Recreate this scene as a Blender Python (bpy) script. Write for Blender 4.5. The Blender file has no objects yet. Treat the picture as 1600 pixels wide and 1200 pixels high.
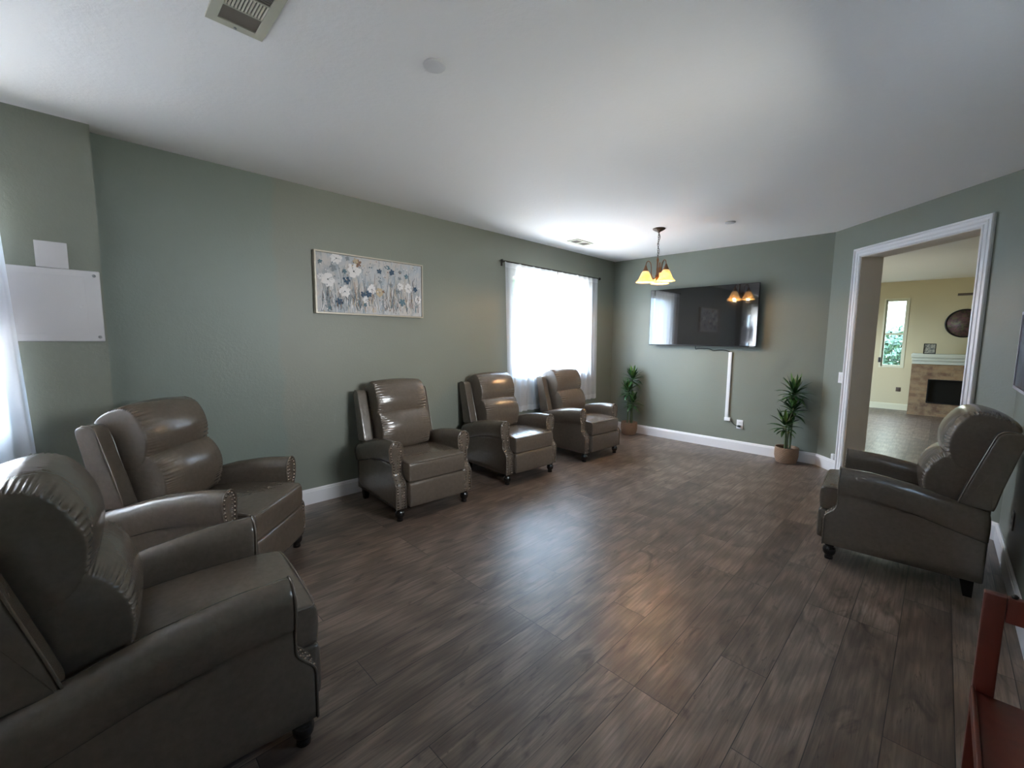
import bpy, bmesh, math, random
from mathutils import Vector, Matrix
random.seed(7)
sc = bpy.context.scene
COL = sc.collection
PI = math.pi

# ------------------------------------------------------------------ camera
F_PX, PITCH, ROLL, YAW, CAM_H = 670.41, 0.1049, 0.0103, 0.7854, 1.45
cam_data = bpy.data.cameras.new('camera'); cam = bpy.data.objects.new('camera', cam_data)
COL.objects.link(cam); sc.camera = cam
cam_data.sensor_width = 36.0; cam_data.lens = 36.0 * F_PX / 1600.0
cam_data.clip_start = 0.02; cam_data.clip_end = 300
_f = Vector((-math.sin(YAW)*math.cos(PITCH), math.cos(YAW)*math.cos(PITCH), -math.sin(PITCH)))
_r = Vector((math.cos(YAW), math.sin(YAW), 0)); _u = _r.cross(_f)
_r2 = _r*math.cos(ROLL) + _u*math.sin(ROLL); _u2 = -_r*math.sin(ROLL) + _u*math.cos(ROLL)
_m = Matrix((_r2, _u2, -_f)).transposed().to_4x4(); _m.translation = Vector((0, 0, CAM_H))
cam.matrix_world = _m

# ------------------------------------------------------------------ world, exposure
sc.view_settings.view_transform = 'Standard'; sc.view_settings.look = 'None'
sc.view_settings.exposure = 3.58; sc.view_settings.gamma = 1.0
sc.view_settings.use_curve_mapping = False
sc.cycles.use_denoising = True
sc.cycles.max_bounces = 10; sc.cycles.diffuse_bounces = 7; sc.cycles.transparent_max_bounces = 12
sc.cycles.sample_clamp_indirect = 6.0
sc.cycles.caustics_reflective = False; sc.cycles.caustics_refractive = False
w = bpy.data.worlds.new('world'); sc.world = w; w.use_nodes = True
bg = w.node_tree.nodes['Background']
bg.inputs[0].default_value = (0.47, 0.69, 1.0, 1); bg.inputs[1].default_value = 1.9

def area(name, loc, target, sx, sy, power, color):
    l = bpy.data.lights.new(name, 'AREA'); l.shape = 'RECTANGLE'; l.size = sx; l.size_y = sy
    l.energy = power; l.color = color
    o = bpy.data.objects.new(name, l); COL.objects.link(o); o.location = loc
    o.rotation_euler = (Vector(target) - Vector(loc)).to_track_quat('-Z', 'Y').to_euler()
    return o
# daylight reaching the windows from the bright sky outside, except the added right lamp
area('daylight_far_window', (-6.3, 2.6, 3.3), (-3.8, 4.6, 1.55), 2.6, 2.0, 130, (0.84, 0.90, 1.0))
area('daylight_near_window', (-5.0, -0.9, 1.9), (-3.7, -0.9, 1.6), 2.4, 1.9, 28, (1.0, 0.95, 0.90))
area('fill_light_right', (1.7, 2.25, 1.9), (0.5, 2.25, 1.8), 1.4, 1.0, 26, (1.0, 0.93, 0.87))  # added fill lamp behind the made-up right window
area('daylight_lounge_side', (-3.6, 9.8, 1.9), (-2.6, 9.8, 1.5), 2.0, 1.6, 14, (1.0, 0.90, 0.66))
area('daylight_lounge_window', (-0.8, 13.9, 2.6), (-0.78, 12.5, 1.7), 0.9, 1.2, 5, (1.0, 0.95, 0.75))

# patio bounce at the far window; far-side and near lamps added to lift ceiling
area('ceiling_fill_far_side', (-5.2, 6.0, 0.0), (-1.2, 2.6, 2.68), 1.8, 1.2, 44, (1.0, 0.96, 0.95))
area('patio_bounce_far', (-5.2, 3.7, 0.35), (-1.0, 4.2, 2.68), 2.2, 1.3, 24, (1.0, 0.96, 0.93))
area('ceiling_fill_near', (-5.1, -1.0, 0.3), (0.2, 1.8, 2.68), 1.8, 1.3, 92, (1.0, 0.93, 0.87))
# sampling portals in the window openings
for (loc, tgt, sx, sy) in (((-3.87, 4.58, 1.61), (-3, 4.58, 1.61), 1.56, 1.32), ((-3.9, -0.915, 1.56), (-3, -0.915, 1.56), 1.07, 1.28),
                           ((0.5, 2.25, 1.82), (-1, 2.25, 1.82), 0.9, 0.75), ((-2.7, 9.8, 1.4), (-2, 9.8, 1.4), 1.8, 1.8), ((-0.78, 12.57, 1.65), (-0.78, 12, 1.65), 0.36, 1.42)):
    p_ = area('window_portal', loc, tgt, sx, sy, 1, (1, 1, 1)); p_.data.cycles.is_portal = True

# ------------------------------------------------------------------ materials
def new_mat(name):
    m = bpy.data.materials.new(name); m.use_nodes = True
    nt = m.node_tree; return m, nt, nt.nodes['Principled BSDF']
def plain(name, col, rough=0.5, metal=0.0, spec=None, emis=None, estr=0.0, coat=0.0):
    m, nt, b = new_mat(name)
    b.inputs['Base Color'].default_value = (*col, 1); b.inputs['Roughness'].default_value = rough
    b.inputs['Metallic'].default_value = metal; b.inputs['Coat Weight'].default_value = coat
    if spec is not None: b.inputs['Specular IOR Level'].default_value = spec
    if emis: b.inputs['Emission Color'].default_value = (*emis, 1); b.inputs['Emission Strength'].default_value = estr
    return m
def N(nt, t, **k):
    n = nt.nodes.new(t)
    for a, v in k.items(): setattr(n, a, v)
    return n
def mixc(nt, fac, a, b, blend='MIX'):
    n = N(nt, 'ShaderNodeMix', data_type='RGBA', blend_type=blend)
    for sock, v in ((n.inputs[0], fac), (n.inputs[6], a), (n.inputs[7], b)):
        if isinstance(v, (int, float)): sock.default_value = v
        elif isinstance(v, tuple): sock.default_value = (*v, 1)
        else: nt.links.new(v, sock)
    return n.outputs[2]
def math_(nt, op, a, b=None, c=None):
    n = N(nt, 'ShaderNodeMath', operation=op)
    for i, v in enumerate((a, b, c)):
        if v is None: continue
        if isinstance(v, (int, float)): n.inputs[i].default_value = v
        else: nt.links.new(v, n.inputs[i])
    return n.outputs[0]
def noise(nt, scale, detail=3, rough=0.5, vec=None, dist=0.0):
    n = N(nt, 'ShaderNodeTexNoise'); n.inputs['Scale'].default_value = scale
    n.inputs['Detail'].default_value = detail; n.inputs['Roughness'].default_value = rough
    n.inputs['Distortion'].default_value = dist
    if vec is None: vec = N(nt, 'ShaderNodeTexCoord').outputs['Object']
    nt.links.new(vec, n.inputs['Vector']); return n.outputs['Fac']
def maprange(nt, v, a, b, c, d):
    n = N(nt, 'ShaderNodeMapRange'); nt.links.new(v, n.inputs[0])
    for i, x in enumerate((a, b, c, d)): n.inputs[i+1].default_value = x
    return n.outputs[0]
def bump(nt, bsdf, h, strength, dist=0.01, prev=None):
    n = N(nt, 'ShaderNodeBump'); n.inputs['Strength'].default_value = strength
    n.inputs['Distance'].default_value = dist; nt.links.new(h, n.inputs['Height'])
    if prev is not None: nt.links.new(prev, n.inputs['Normal'])
    nt.links.new(n.outputs[0], bsdf.inputs['Normal']); return n.outputs[0]

def paint(name, col, tex=55, strength=0.25, rough=0.6, var=0.06, patch=None):
    m, nt, b = new_mat(name)
    tc = N(nt, 'ShaderNodeTexCoord').outputs['Object']
    c = mixc(nt, noise(nt, 1.3, 4, 0.6, tc), tuple(x*(1-var) for x in col), tuple(x*(1+var) for x in col))
    if patch:   # an area repainted in a slightly greener batch of the same paint
        sx = N(nt, 'ShaderNodeSeparateXYZ'); nt.links.new(tc, sx.inputs[0])
        wob = math_(nt, 'MULTIPLY', math_(nt, 'SUBTRACT', noise(nt, 2.2, 2, 0.5, tc), 0.5), 0.22)
        yy = math_(nt, 'ADD', sx.outputs[1], wob)
        c = mixc(nt, maprange(nt, yy, patch[0], patch[0]+0.05, 0, 1), patch[1], c)
    nt.links.new(c, b.inputs['Base Color']); b.inputs['Roughness'].default_value = rough
    h = noise(nt, tex, 3, 0.55, tc); h = maprange(nt, h, 0.42, 0.62, 0, 1)
    bump(nt, b, h, strength, 0.0012)
    return m
GREEN = (0.200, 0.215, 0.180)
M = {}
M['wall'] = paint('sage_wall_paint', GREEN, rough=0.5)
M['wall_left'] = paint('sage_wall_paint_patched', (0.200, 0.213, 0.180), rough=0.5, patch=(1.10, (0.182, 0.215, 0.189)))
M['ceiling'] = paint('ceiling_paint', (0.88, 0.865, 0.86), tex=40, strength=0.35, rough=0.85, var=0.015)
M['cream'] = paint('cream_wall_paint', (0.52, 0.46, 0.30), rough=0.7, var=0.02)
M['bounce_white'] = paint('bounce_white_paint', (0.78, 0.77, 0.75), var=0.02)  # white picked to bounce light, for the unseen back wall only
M['jamb'] = paint('greige_jamb_paint', (0.68, 0.61, 0.53), rough=0.7, var=0.02)
M['white'] = plain('white_trim_paint', (0.76, 0.75, 0.77), 0.35)
M['white_plastic'] = plain('white_plastic', (0.78, 0.78, 0.80), 0.35)
M['plate'] = plain('white_access_cover_paint', (0.55, 0.54, 0.56), 0.45)
M['disc_white'] = plain('white_cover_plate', (0.66, 0.65, 0.66), 0.5)
M['screw'] = plain('screw_metal', (0.35, 0.35, 0.36), 0.35, 0.8)
M['black'] = plain('black_metal', (0.012, 0.012, 0.013), 0.35)
M['black_lacquer'] = plain('black_lacquered_wood', (0.010, 0.008, 0.008), 0.18, coat=0.3)
M['rod'] = plain('dark_bronze_rod', (0.03, 0.026, 0.022), 0.4, 0.6)
M['bronze'] = plain('aged_copper', (0.20, 0.105, 0.06), 0.4, 0.75)
M['canopy'] = plain('brown_metal_canopy', (0.10, 0.075, 0.06), 0.45, 0.5)
M['nail'] = plain('antique_nailhead_metal', (0.26, 0.20, 0.16), 0.2, 0.9)
M['beige_vent'] = plain('beige_enamel', (0.50, 0.49, 0.40), 0.45)
M['vent_slat'] = plain('pale_slat_enamel', (0.66, 0.61, 0.50), 0.4)
M['dark'] = plain('dark_duct', (0.03, 0.022, 0.022), 0.8)
M['vent_grey'] = plain('taupe_damper', (0.24, 0.215, 0.19), 0.55)
M['screen'] = plain('glossy_black_screen', (0.010, 0.010, 0.012), 0.045, spec=1.0, coat=1.0)
M['screen'].node_tree.nodes['Principled BSDF'].inputs['Coat IOR'].default_value = 1.6; M['screen'].node_tree.nodes['Principled BSDF'].inputs['Coat Roughness'].default_value = 0.03
M['bezel'] = plain('black_bezel', (0.014, 0.014, 0.016), 0.35)
M['silver'] = plain('silver_strip', (0.5, 0.5, 0.52), 0.3, 0.7)
M['cable'] = plain('dark_green_black_cable', (0.012, 0.02, 0.018), 0.5)
M['frame_champagne'] = plain('champagne_frame', (0.42, 0.38, 0.31), 0.4, 0.2)
M['grey_frame'] = plain('pale_grey_frame', (0.45, 0.44, 0.50), 0.35)
M['soil'] = plain('dark_soil', (0.02, 0.014, 0.010), 0.95)
M['cane'] = plain('green_cane', (0.07, 0.095, 0.04), 0.6)
M['cane_tip'] = plain('pale_cane_sheath', (0.36, 0.36, 0.24), 0.6)
M['mantel'] = plain('pale_green_white_mantel_paint', (0.56, 0.58, 0.50), 0.4)
M['cream_trim'] = plain('cream_trim_paint', (0.62, 0.60, 0.44), 0.4)
M['firebox'] = plain('near_black_firebox', (0.006, 0.006, 0.005), 0.35)  # plain near-black, fills the firebox opening
M['stucco'] = plain('pale_stucco', (0.85, 0.80, 0.62), 0.9)
M['roof'] = plain('roof_shingle', (0.45, 0.42, 0.38), 0.9)
M['trunk'] = plain('bark', (0.10, 0.07, 0.05), 0.9)
M['ground'] = plain('dry_lawn', (0.30, 0.28, 0.20), 0.95)

def leather():
    m, nt, b = new_mat('taupe_faux_leather')
    tc = N(nt, 'ShaderNodeTexCoord').outputs['Object']
    big = noise(nt, 5, 3, 0.6, tc); mott = noise(nt, 45, 3, 0.6, tc)
    c = mixc(nt, big, (0.118, 0.092, 0.071), (0.162, 0.131, 0.104))
    nt.links.new(c, b.inputs['Base Color'])
    nt.links.new(math_(nt, 'MULTIPLY_ADD', big, 0.06, 0.19), b.inputs['Roughness'])
    b.inputs['Specular IOR Level'].default_value = 0.75
    c2 = mixc(nt, math_(nt, 'MULTIPLY', mott, 0.7), c, (0.075, 0.058, 0.044)); nt.links.new(c2, b.inputs['Base Color'])
    n1 = bump(nt, b, noise(nt, 110, 1, 0.4, tc), 0.04, 0.001)
    bump(nt, b, noise(nt, 11, 3, 0.55, tc, 0.5), 0.30, 0.010, n1)
    return m
M['leather'] = leather()

def planks(name, cols, rough=(0.25, 0.36)):
    m, nt, b = new_mat(name)
    tc = N(nt, 'ShaderNodeTexCoord').outputs['Object']
    mp = N(nt, 'ShaderNodeMapping'); mp.inputs['Rotation'].default_value = (0, 0, PI/2)
    mp.inputs['Location'].default_value = (0.33, 0.043, 0); nt.links.new(tc, mp.inputs[0])
    def brick(mortar, c1, c2, cm):
        br = N(nt, 'ShaderNodeTexBrick'); br.offset = 0.37; br.offset_frequency = 3
        br.inputs['Scale'].default_value = 1; br.inputs['Mortar Size'].default_value = mortar
        br.inputs['Mortar Smooth'].default_value = 0.2; br.inputs['Bias'].default_value = 0
        br.inputs['Brick Width'].default_value = 1.22; br.inputs['Row Height'].default_value = 0.19
        br.inputs['Color1'].default_value = (*c1, 1); br.inputs['Color2'].default_value = (*c2, 1)
        br.inputs['Mortar'].default_value = (*cm, 1); nt.links.new(mp.outputs[0], br.inputs['Vector']); return br
    rnd = brick(0.0, (0, 0, 0), (1, 1, 1), (0.5, 0.5, 0.5)).outputs['Color']
    gap = brick(0.0016, (1, 1, 1), (1, 1, 1), (0, 0, 0)).outputs['Color']
    sh = N(nt, 'ShaderNodeVectorMath', operation='MULTIPLY_ADD')
    nt.links.new(rnd, sh.inputs[0]); sh.inputs[1].default_value = (7.3, 11.1, 5.7); nt.links.new(tc, sh.inputs[2])
    def stretched(sx, sy):
        s = N(nt, 'ShaderNodeMapping'); s.inputs['Scale'].default_value = (sx, sy, 1)
        nt.links.new(sh.outputs[0], s.inputs[0]); return s.outputs[0]
    fine = noise(nt, 1.0, 6, 0.68, stretched(80, 2.8), 0.4)
    mid = noise(nt, 1.0, 4, 0.6, stretched(9, 1.0), 1.6)
    knots = noise(nt, 1.0, 3, 0.5, stretched(6.5, 2.6), 2.4)
    wv = N(nt, 'ShaderNodeTexWave'); wv.wave_type = 'RINGS'; wv.inputs['Scale'].default_value = 1.1
    wv.inputs['Distortion'].default_value = 7; wv.inputs['Detail'].default_value = 3; wv.inputs['Detail Scale'].default_value = 1.2
    nt.links.new(stretched(8, 0.9), wv.inputs['Vector'])
    c = mixc(nt, maprange(nt, rnd, 0.1, 0.9, 0.0, 1.0), cols[0], cols[1])
    c = mixc(nt, maprange(nt, mid, 0.34, 0.68, 0.0, 0.62), c, cols[2])
    c = mixc(nt, maprange(nt, wv.outputs['Fac'], 0.2, 0.9, 0.42, 0.0), c, cols[3])
    c = mixc(nt, maprange(nt, fine, 0.36, 0.62, 0.62, 0.0), c, cols[3])
    c = mixc(nt, maprange(nt, knots, 0.59, 0.74, 0.0, 0.7), c, cols[4])
    # thin dark checks that follow the grain
    ck = noise(nt, 1.0, 3, 0.5, stretched(22, 1.1), 1.0)
    ckl = math_(nt, 'ABSOLUTE', math_(nt, 'SUBTRACT', ck, 0.64))
    c = mixc(nt, maprange(nt, ckl, 0.0, 0.010, 0.65, 0.0), c, cols[4])
    c = mixc(nt, gap, (0.022, 0.017, 0.015), c)
    nt.links.new(c, b.inputs['Base Color'])
    nt.links.new(math_(nt, 'MULTIPLY_ADD', fine, -0.12, 0.41), b.inputs['Roughness'])
    b.inputs['Specular IOR Level'].default_value = 0.5
    n1 = bump(nt, b, fine, 0.22, 0.0012)
    bump(nt, b, gap, 0.6, 0.0015, n1)
    return m
M['floor'] = planks('weathered_oak_planks', ((0.112, 0.079, 0.061), (0.240, 0.176, 0.136), (0.320, 0.242, 0.190), (0.060, 0.042, 0.034), (0.032, 0.022, 0.018)))

def sheer():
    m = bpy.data.materials.new('white_sheer_fabric'); m.use_nodes = True; nt = m.node_tree
    for n in list(nt.nodes): nt.nodes.remove(n)
    out = N(nt, 'ShaderNodeOutputMaterial')
    tr = N(nt, 'ShaderNodeBsdfTransparent'); tl = N(nt, 'ShaderNodeBsdfTranslucent'); df = N(nt, 'ShaderNodeBsdfDiffuse')
    tl.inputs[0].default_value = (0.84, 0.88, 0.96, 1); df.inputs[0].default_value = (0.84, 0.86, 0.92, 1)
    m1 = N(nt, 'ShaderNodeMixShader'); m1.inputs[0].default_value = 0.5
    nt.links.new(tl.outputs[0], m1.inputs[1]); nt.links.new(df.outputs[0], m1.inputs[2])
    m2 = N(nt, 'ShaderNodeMixShader'); m2.inputs[0].default_value = 0.70
    nt.links.new(tr.outputs[0], m2.inputs[1]); nt.links.new(m1.outputs[0], m2.inputs[2])
    nt.links.new(m2.outputs[0], out.inputs[0]); return m
M['sheer'] = sheer()
def hemcloth():
    m = M['sheer'].copy(); m.name = 'white_sheer_hem'
    for n in m.node_tree.nodes:
        if n.type == 'MIX_SHADER' and abs(n.inputs[0].default_value - 0.70) < 1e-3: n.inputs[0].default_value = 0.86
    return m
M['hem'] = hemcloth(); M['sheer_dense'] = M['hem'].copy(); M['sheer_dense'].name = 'white_sheer_dense'
for n in M['sheer_dense'].node_tree.nodes:
    if n.type == 'MIX_SHADER' and n.inputs[0].default_value > 0.8: n.inputs[0].default_value = 0.97
def glass():
    m = bpy.data.materials.new('window_glass'); m.use_nodes = True; nt = m.node_tree
    for n in list(nt.nodes): nt.nodes.remove(n)
    out = N(nt, 'ShaderNodeOutputMaterial'); tr = N(nt, 'ShaderNodeBsdfTransparent'); gl = N(nt, 'ShaderNodeBsdfGlossy')
    tr.inputs[0].default_value = (0.95, 0.97, 0.96, 1); gl.inputs['Roughness'].default_value = 0.02
    mx = N(nt, 'ShaderNodeMixShader'); mx.inputs[0].default_value = 0.06
    nt.links.new(tr.outputs[0], mx.inputs[1]); nt.links.new(gl.outputs[0], mx.inputs[2]); nt.links.new(mx.outputs[0], out.inputs[0])
    return m
M['glass'] = glass()
def shade_glass():
    m, nt, b = new_mat('amber_alabaster_glass')
    tc = N(nt, 'ShaderNodeTexCoord').outputs['Object']
    c = mixc(nt, maprange(nt, noise(nt, 14, 3, 0.6, tc), 0.35, 0.65, 0, 1), (1.0, 0.66, 0.26), (1.0, 0.84, 0.50))
    dk = mixc(nt, 0.45, c, (0.25, 0.12, 0.03))
    nt.links.new(dk, b.inputs['Base Color']); nt.links.new(c, b.inputs['Emission Color'])
    b.inputs['Emission Strength'].default_value = 0.085; b.inputs['Roughness'].default_value = 0.4
    tl = N(nt, 'ShaderNodeBsdfTranslucent'); nt.links.new(dk, tl.inputs[0])
    mx = N(nt, 'ShaderNodeMixShader'); mx.inputs[0].default_value = 0.45; out = nt.nodes['Material Output']
    nt.links.new(b.outputs[0], mx.inputs[1]); nt.links.new(tl.outputs[0], mx.inputs[2]); nt.links.new(mx.outputs[0], out.inputs[0])
    return m
M['shade'] = shade_glass()
M['bulb'] = plain('glowing_bulb', (1, 0.9, 0.7), 0.4, emis=(1.0, 0.86, 0.58), estr=0.75)
def redwood():
    m, nt, b = new_mat('red_stained_wood')
    tc = N(nt, 'ShaderNodeTexCoord').outputs['Object']
    s = N(nt, 'ShaderNodeMapping'); s.inputs['Scale'].default_value = (30, 30, 3); nt.links.new(tc, s.inputs[0])
    g = noise(nt, 1, 4, 0.6, s.outputs[0], 0.5)
    nt.links.new(mixc(nt, g, (0.085, 0.017, 0.011), (0.155, 0.034, 0.021)), b.inputs['Base Color'])
    b.inputs['Roughness'].default_value = 0.35; return m
M['redwood'] = redwood()
def basketm():
    m, nt, b = new_mat('woven_seagrass')
    tc = N(nt, 'ShaderNodeTexCoord').outputs['Object']
    g = noise(nt, 90, 4, 0.7, tc); l = noise(nt, 12, 3, 0.6, tc)
    c = mixc(nt, g, (0.12, 0.07, 0.045), (0.36, 0.24, 0.16)); c = mixc(nt, maprange(nt, l, .35, .65, 0, .4), c, (0.30, 0.17, 0.10))
    nt.links.new(c, b.inputs['Base Color']); b.inputs['Roughness'].default_value = 0.8
    bump(nt, b, g, 0.5, 0.003); return m
M['basket'] = basketm()
def leafm(name, a, c_):
    m, nt, b = new_mat(name)
    nt.links.new(mixc(nt, maprange(nt, noise(nt, 9, 2, 0.5), .3, .7, 0, 1), a, c_), b.inputs['Base Color'])
    b.inputs['Roughness'].default_value = 0.38; return m
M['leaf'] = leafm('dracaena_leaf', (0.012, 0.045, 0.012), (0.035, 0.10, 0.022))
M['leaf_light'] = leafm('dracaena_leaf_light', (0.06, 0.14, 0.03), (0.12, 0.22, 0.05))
M['tree'] = leafm('tree_leaves', (0.16, 0.30, 0.10), (0.34, 0.50, 0.20))
M['tree_blue'] = leafm('blue_green_leaves', (0.05, 0.10, 0.05), (0.13, 0.20, 0.11))
def brickm():
    m, nt, b = new_mat('stacked_tan_brick')
    tc = N(nt, 'ShaderNodeTexCoord').outputs['Object']
    mp = N(nt, 'ShaderNodeMapping'); mp.inputs['Rotation'].default_value = (PI/2, 0, 0); nt.links.new(tc, mp.inputs[0])
    br = N(nt, 'ShaderNodeTexBrick'); br.inputs['Scale'].default_value = 1
    br.inputs['Brick Width'].default_value = 0.30; br.inputs['Row Height'].default_value = 0.062
    br.inputs['Mortar Size'].default_value = 0.0025; br.offset = 0.4
    br.inputs['Color1'].default_value = (0.30, 0.18, 0.095, 1); br.inputs['Color2'].default_value = (0.15, 0.085, 0.055, 1)
    br.inputs['Mortar'].default_value = (0.16, 0.11, 0.07, 1); nt.links.new(mp.outputs[0], br.inputs['Vector'])
    c = mixc(nt, maprange(nt, noise(nt, 9, 4, .6, tc), .4, .6, 0, .6), br.outputs['Color'], (0.36, 0.26, 0.15))
    nt.links.new(c, b.inputs['Base Color']); b.inputs['Roughness'].default_value = 0.8
    bump(nt, b, br.outputs['Fac'], -0.4, 0.01); return m
M['brick'] = brickm()
def canvasm():
    m, nt, b = new_mat('painted_canvas_ground')
    tc = N(nt, 'ShaderNodeTexCoord').outputs['Object']
    s = N(nt, 'ShaderNodeMapping'); s.inputs['Scale'].default_value = (1, 1, 0.35); nt.links.new(tc, s.inputs[0])
    c = mixc(nt, maprange(nt, noise(nt, 7, 4, .6, tc), .35, .65, 0, 1), (0.50, 0.47, 0.45), (0.40, 0.43, 0.47))
    c = mixc(nt, maprange(nt, noise(nt, 5, 3, .6, s.outputs[0], 1), .52, .68, 0, .7), c, (0.55, 0.44, 0.34))
    c = mixc(nt, maprange(nt, noise(nt, 40, 3, .6, s.outputs[0], .5), .5, .68, 0, .55), c, (0.22, 0.27, 0.31))
    nt.links.new(c, b.inputs['Base Color']); b.inputs['Roughness'].default_value = 0.7; return m
M['canvas'] = canvasm()
for nm, cc in (('paint_white', (0.66, 0.64, 0.64)), ('paint_navy', (0.045, 0.085, 0.14)), ('paint_teal', (0.10, 0.17, 0.21)),
               ('paint_grey', (0.22, 0.25, 0.27)), ('paint_brown', (0.22, 0.13, 0.09)), ('paint_tan', (0.45, 0.36, 0.24)), ('paint_dark', (0.05, 0.05, 0.06))):
    M[nm] = plain(nm, cc, 0.7)
def mottled(name, cols, scale=20):
    m, nt, b = new_mat(name)
    tc = N(nt, 'ShaderNodeTexCoord').outputs['Object']
    c = mixc(nt, maprange(nt, noise(nt, scale, 4, .6, tc), .4, .6, 0, 1), cols[0], cols[1])
    c = mixc(nt, maprange(nt, noise(nt, scale*1.7, 3, .6, tc), .52, .62, 0, 1), c, cols[2])
    nt.links.new(c, b.inputs['Base Color']); b.inputs['Roughness'].default_value = 0.5; return m
M['floral_disc'] = mottled('dark_floral_print', ((0.04, 0.028, 0.022), (0.13, 0.06, 0.065), (0.10, 0.10, 0.045)), 11)
M['photo_print'] = mottled('faded_photo_print', ((0.35, 0.34, 0.28), (0.10, 0.11, 0.11), (0.45, 0.43, 0.36)), 25)
M['dark_print'] = mottled('dark_picture_print', ((0.03, 0.03, 0.05), (0.08, 0.08, 0.12), (0.03, 0.03, 0.03)), 6)
def fencem():
    m, nt, b = new_mat('tan_fence_boards')
    tc = N(nt, 'ShaderNodeTexCoord').outputs['Object']
    nt.links.new(mixc(nt, noise(nt, 6, 3, .6, tc), (0.62, 0.46, 0.36), (0.74, 0.58, 0.46)), b.inputs['Base Color'])
    b.inputs['Roughness'].default_value = 0.85; return m
M['fence'] = fencem()

# ------------------------------------------------------------------ mesh helpers
class MB:
    def __init__(s): s.v = []; s.f = []; s.mi = []; s.sm = []
    def add(s, vs, fs, mi=0, smooth=False):
        o = len(s.v); s.v += [tuple(p) for p in vs]
        for f in fs: s.f.append([i+o for i in f]); s.mi.append(mi); s.sm.append(smooth)
        return s
    def box(s, x0, x1, y0, y1, z0, z1, mi=0, T=None):
        vs = [(x, y, z) for z in (z0, z1) for y in (y0, y1) for x in (x0, x1)]
        if T: vs = [T(*p) for p in vs]
        return s.add(vs, [(0, 2, 3, 1), (4, 5, 7, 6), (0, 1, 5, 4), (2, 6, 7, 3), (0, 4, 6, 2), (1, 3, 7, 5)], mi)
    def rbox(s, x0, x1, y0, y1, z0, z1, r=0.01, mi=0, seg=3, T=None):
        bm = bmesh.new(); bmesh.ops.create_cube(bm, size=1)
        for v in bm.verts: v.co = Vector(((x0+x1)/2 + v.co.x*(x1-x0), (y0+y1)/2 + v.co.y*(y1-y0), (z0+z1)/2 + v.co.z*(z1-z0)))
        bmesh.ops.bevel(bm, geom=bm.edges[:], offset=r, segments=seg, affect='EDGES', profile=0.5)
        vs = [v.co.copy() for v in bm.verts]
        if T: vs = [T(*p) for p in vs]
        s.add(vs, [[v.index for v in f.verts] for f in bm.faces], mi, True); bm.free(); return s
    def prism(s, poly, z0, z1, mi=0):
        n = len(poly); vs = [(x, y, z0) for x, y in poly] + [(x, y, z1) for x, y in poly]
        return s.add(vs, [list(range(n))[::-1], list(range(n, 2*n))] + [(i, (i+1) % n, n+(i+1) % n, n+i) for i in range(n)], mi)
    def tube(s, pts, r, n=8, mi=0, closed=False, cap=True):
        pts = [Vector(p) for p in pts]; L = len(pts); rs = r if isinstance(r, (list, tuple)) else [r]*L
        up = None; vs = []
        for i, p in enumerate(pts):
            if closed: t = pts[(i+1) % L] - pts[i-1]
            else: t = pts[min(i+1, L-1)] - pts[max(i-1, 0)]
            t.normalize()
            if up is None: up = t.orthogonal().normalized()
            a = up - t*up.dot(t)
            if a.length < 1e-5: a = t.orthogonal()
            a.normalize(); up = a; b = t.cross(a)
            for k in range(n):
                q = 2*PI*k/n; vs.append(p + (a*math.cos(q) + b*math.sin(q))*rs[i])
        fs = []
        for i in range(L if closed else L-1):
            j = (i+1) % L
            for k in range(n): fs.append((i*n+k, i*n+(k+1) % n, j*n+(k+1) % n, j*n+k))
        if cap and not closed: fs += [list(range(n))[::-1], [(L-1)*n+k for k in range(n)]]
        return s.add(vs, fs, mi, True)
    def lathe(s, prof, n=24, mi=0, c=(0, 0, 0), rf=None, caps=True, sx=1, sy=1):
        vs = []
        for r, z in prof:
            for k in range(n):
                q = 2*PI*k/n; rr = r*(rf(q, z) if rf else 1); vs.append((c[0]+rr*math.cos(q)*sx, c[1]+rr*math.sin(q)*sy, c[2]+z))
        fs = [(i*n+k, i*n+(k+1) % n, (i+1)*n+(k+1) % n, (i+1)*n+k) for i in range(len(prof)-1) for k in range(n)]
        if caps: fs += [list(range(n))[::-1], [(len(prof)-1)*n+k for k in range(n)]]
        return s.add(vs, fs, mi, True)
    def build(s, name, mats, parent=None, normals=True):
        me = bpy.data.meshes.new(name); me.from_pydata(s.v, [], s.f)
        for m in (mats if isinstance(mats, (list, tuple)) else [mats]): me.materials.append(M[m] if isinstance(m, str) else m)
        me.polygons.foreach_set('material_index', s.mi); me.polygons.foreach_set('use_smooth', s.sm)
        if normals:
            bm = bmesh.new(); bm.from_mesh(me); bmesh.ops.recalc_face_normals(bm, faces=bm.faces[:]); bm.to_mesh(me); bm.free()
        me.update(); o = bpy.data.objects.new(name, me); COL.objects.link(o)
        if parent: o.parent = parent
        return o
def tag(o, label=None, cat=None, group=None, kind=None):
    for k, v in (('label', label), ('category', cat), ('group', group), ('kind', kind)):
        if v: o[k] = v
    return o
def empty(name, loc=(0, 0, 0), rz=0.0):
    o = bpy.data.objects.new(name, None); COL.objects.link(o); o.location = loc; o.rotation_euler = (0, 0, rz)
    o.empty_display_size = 0.1; return o
def struct(mb, name, mats, parent=None):
    o = mb.build(name, mats, parent)
    if not parent: o['kind'] = 'structure'
    return o
def copy_tree(o, parent=None):
    c = o.copy(); COL.objects.link(c); c.parent = parent
    for ch in [x for x in bpy.data.objects if x.parent == o]: copy_tree(ch, c)
    return c
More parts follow.
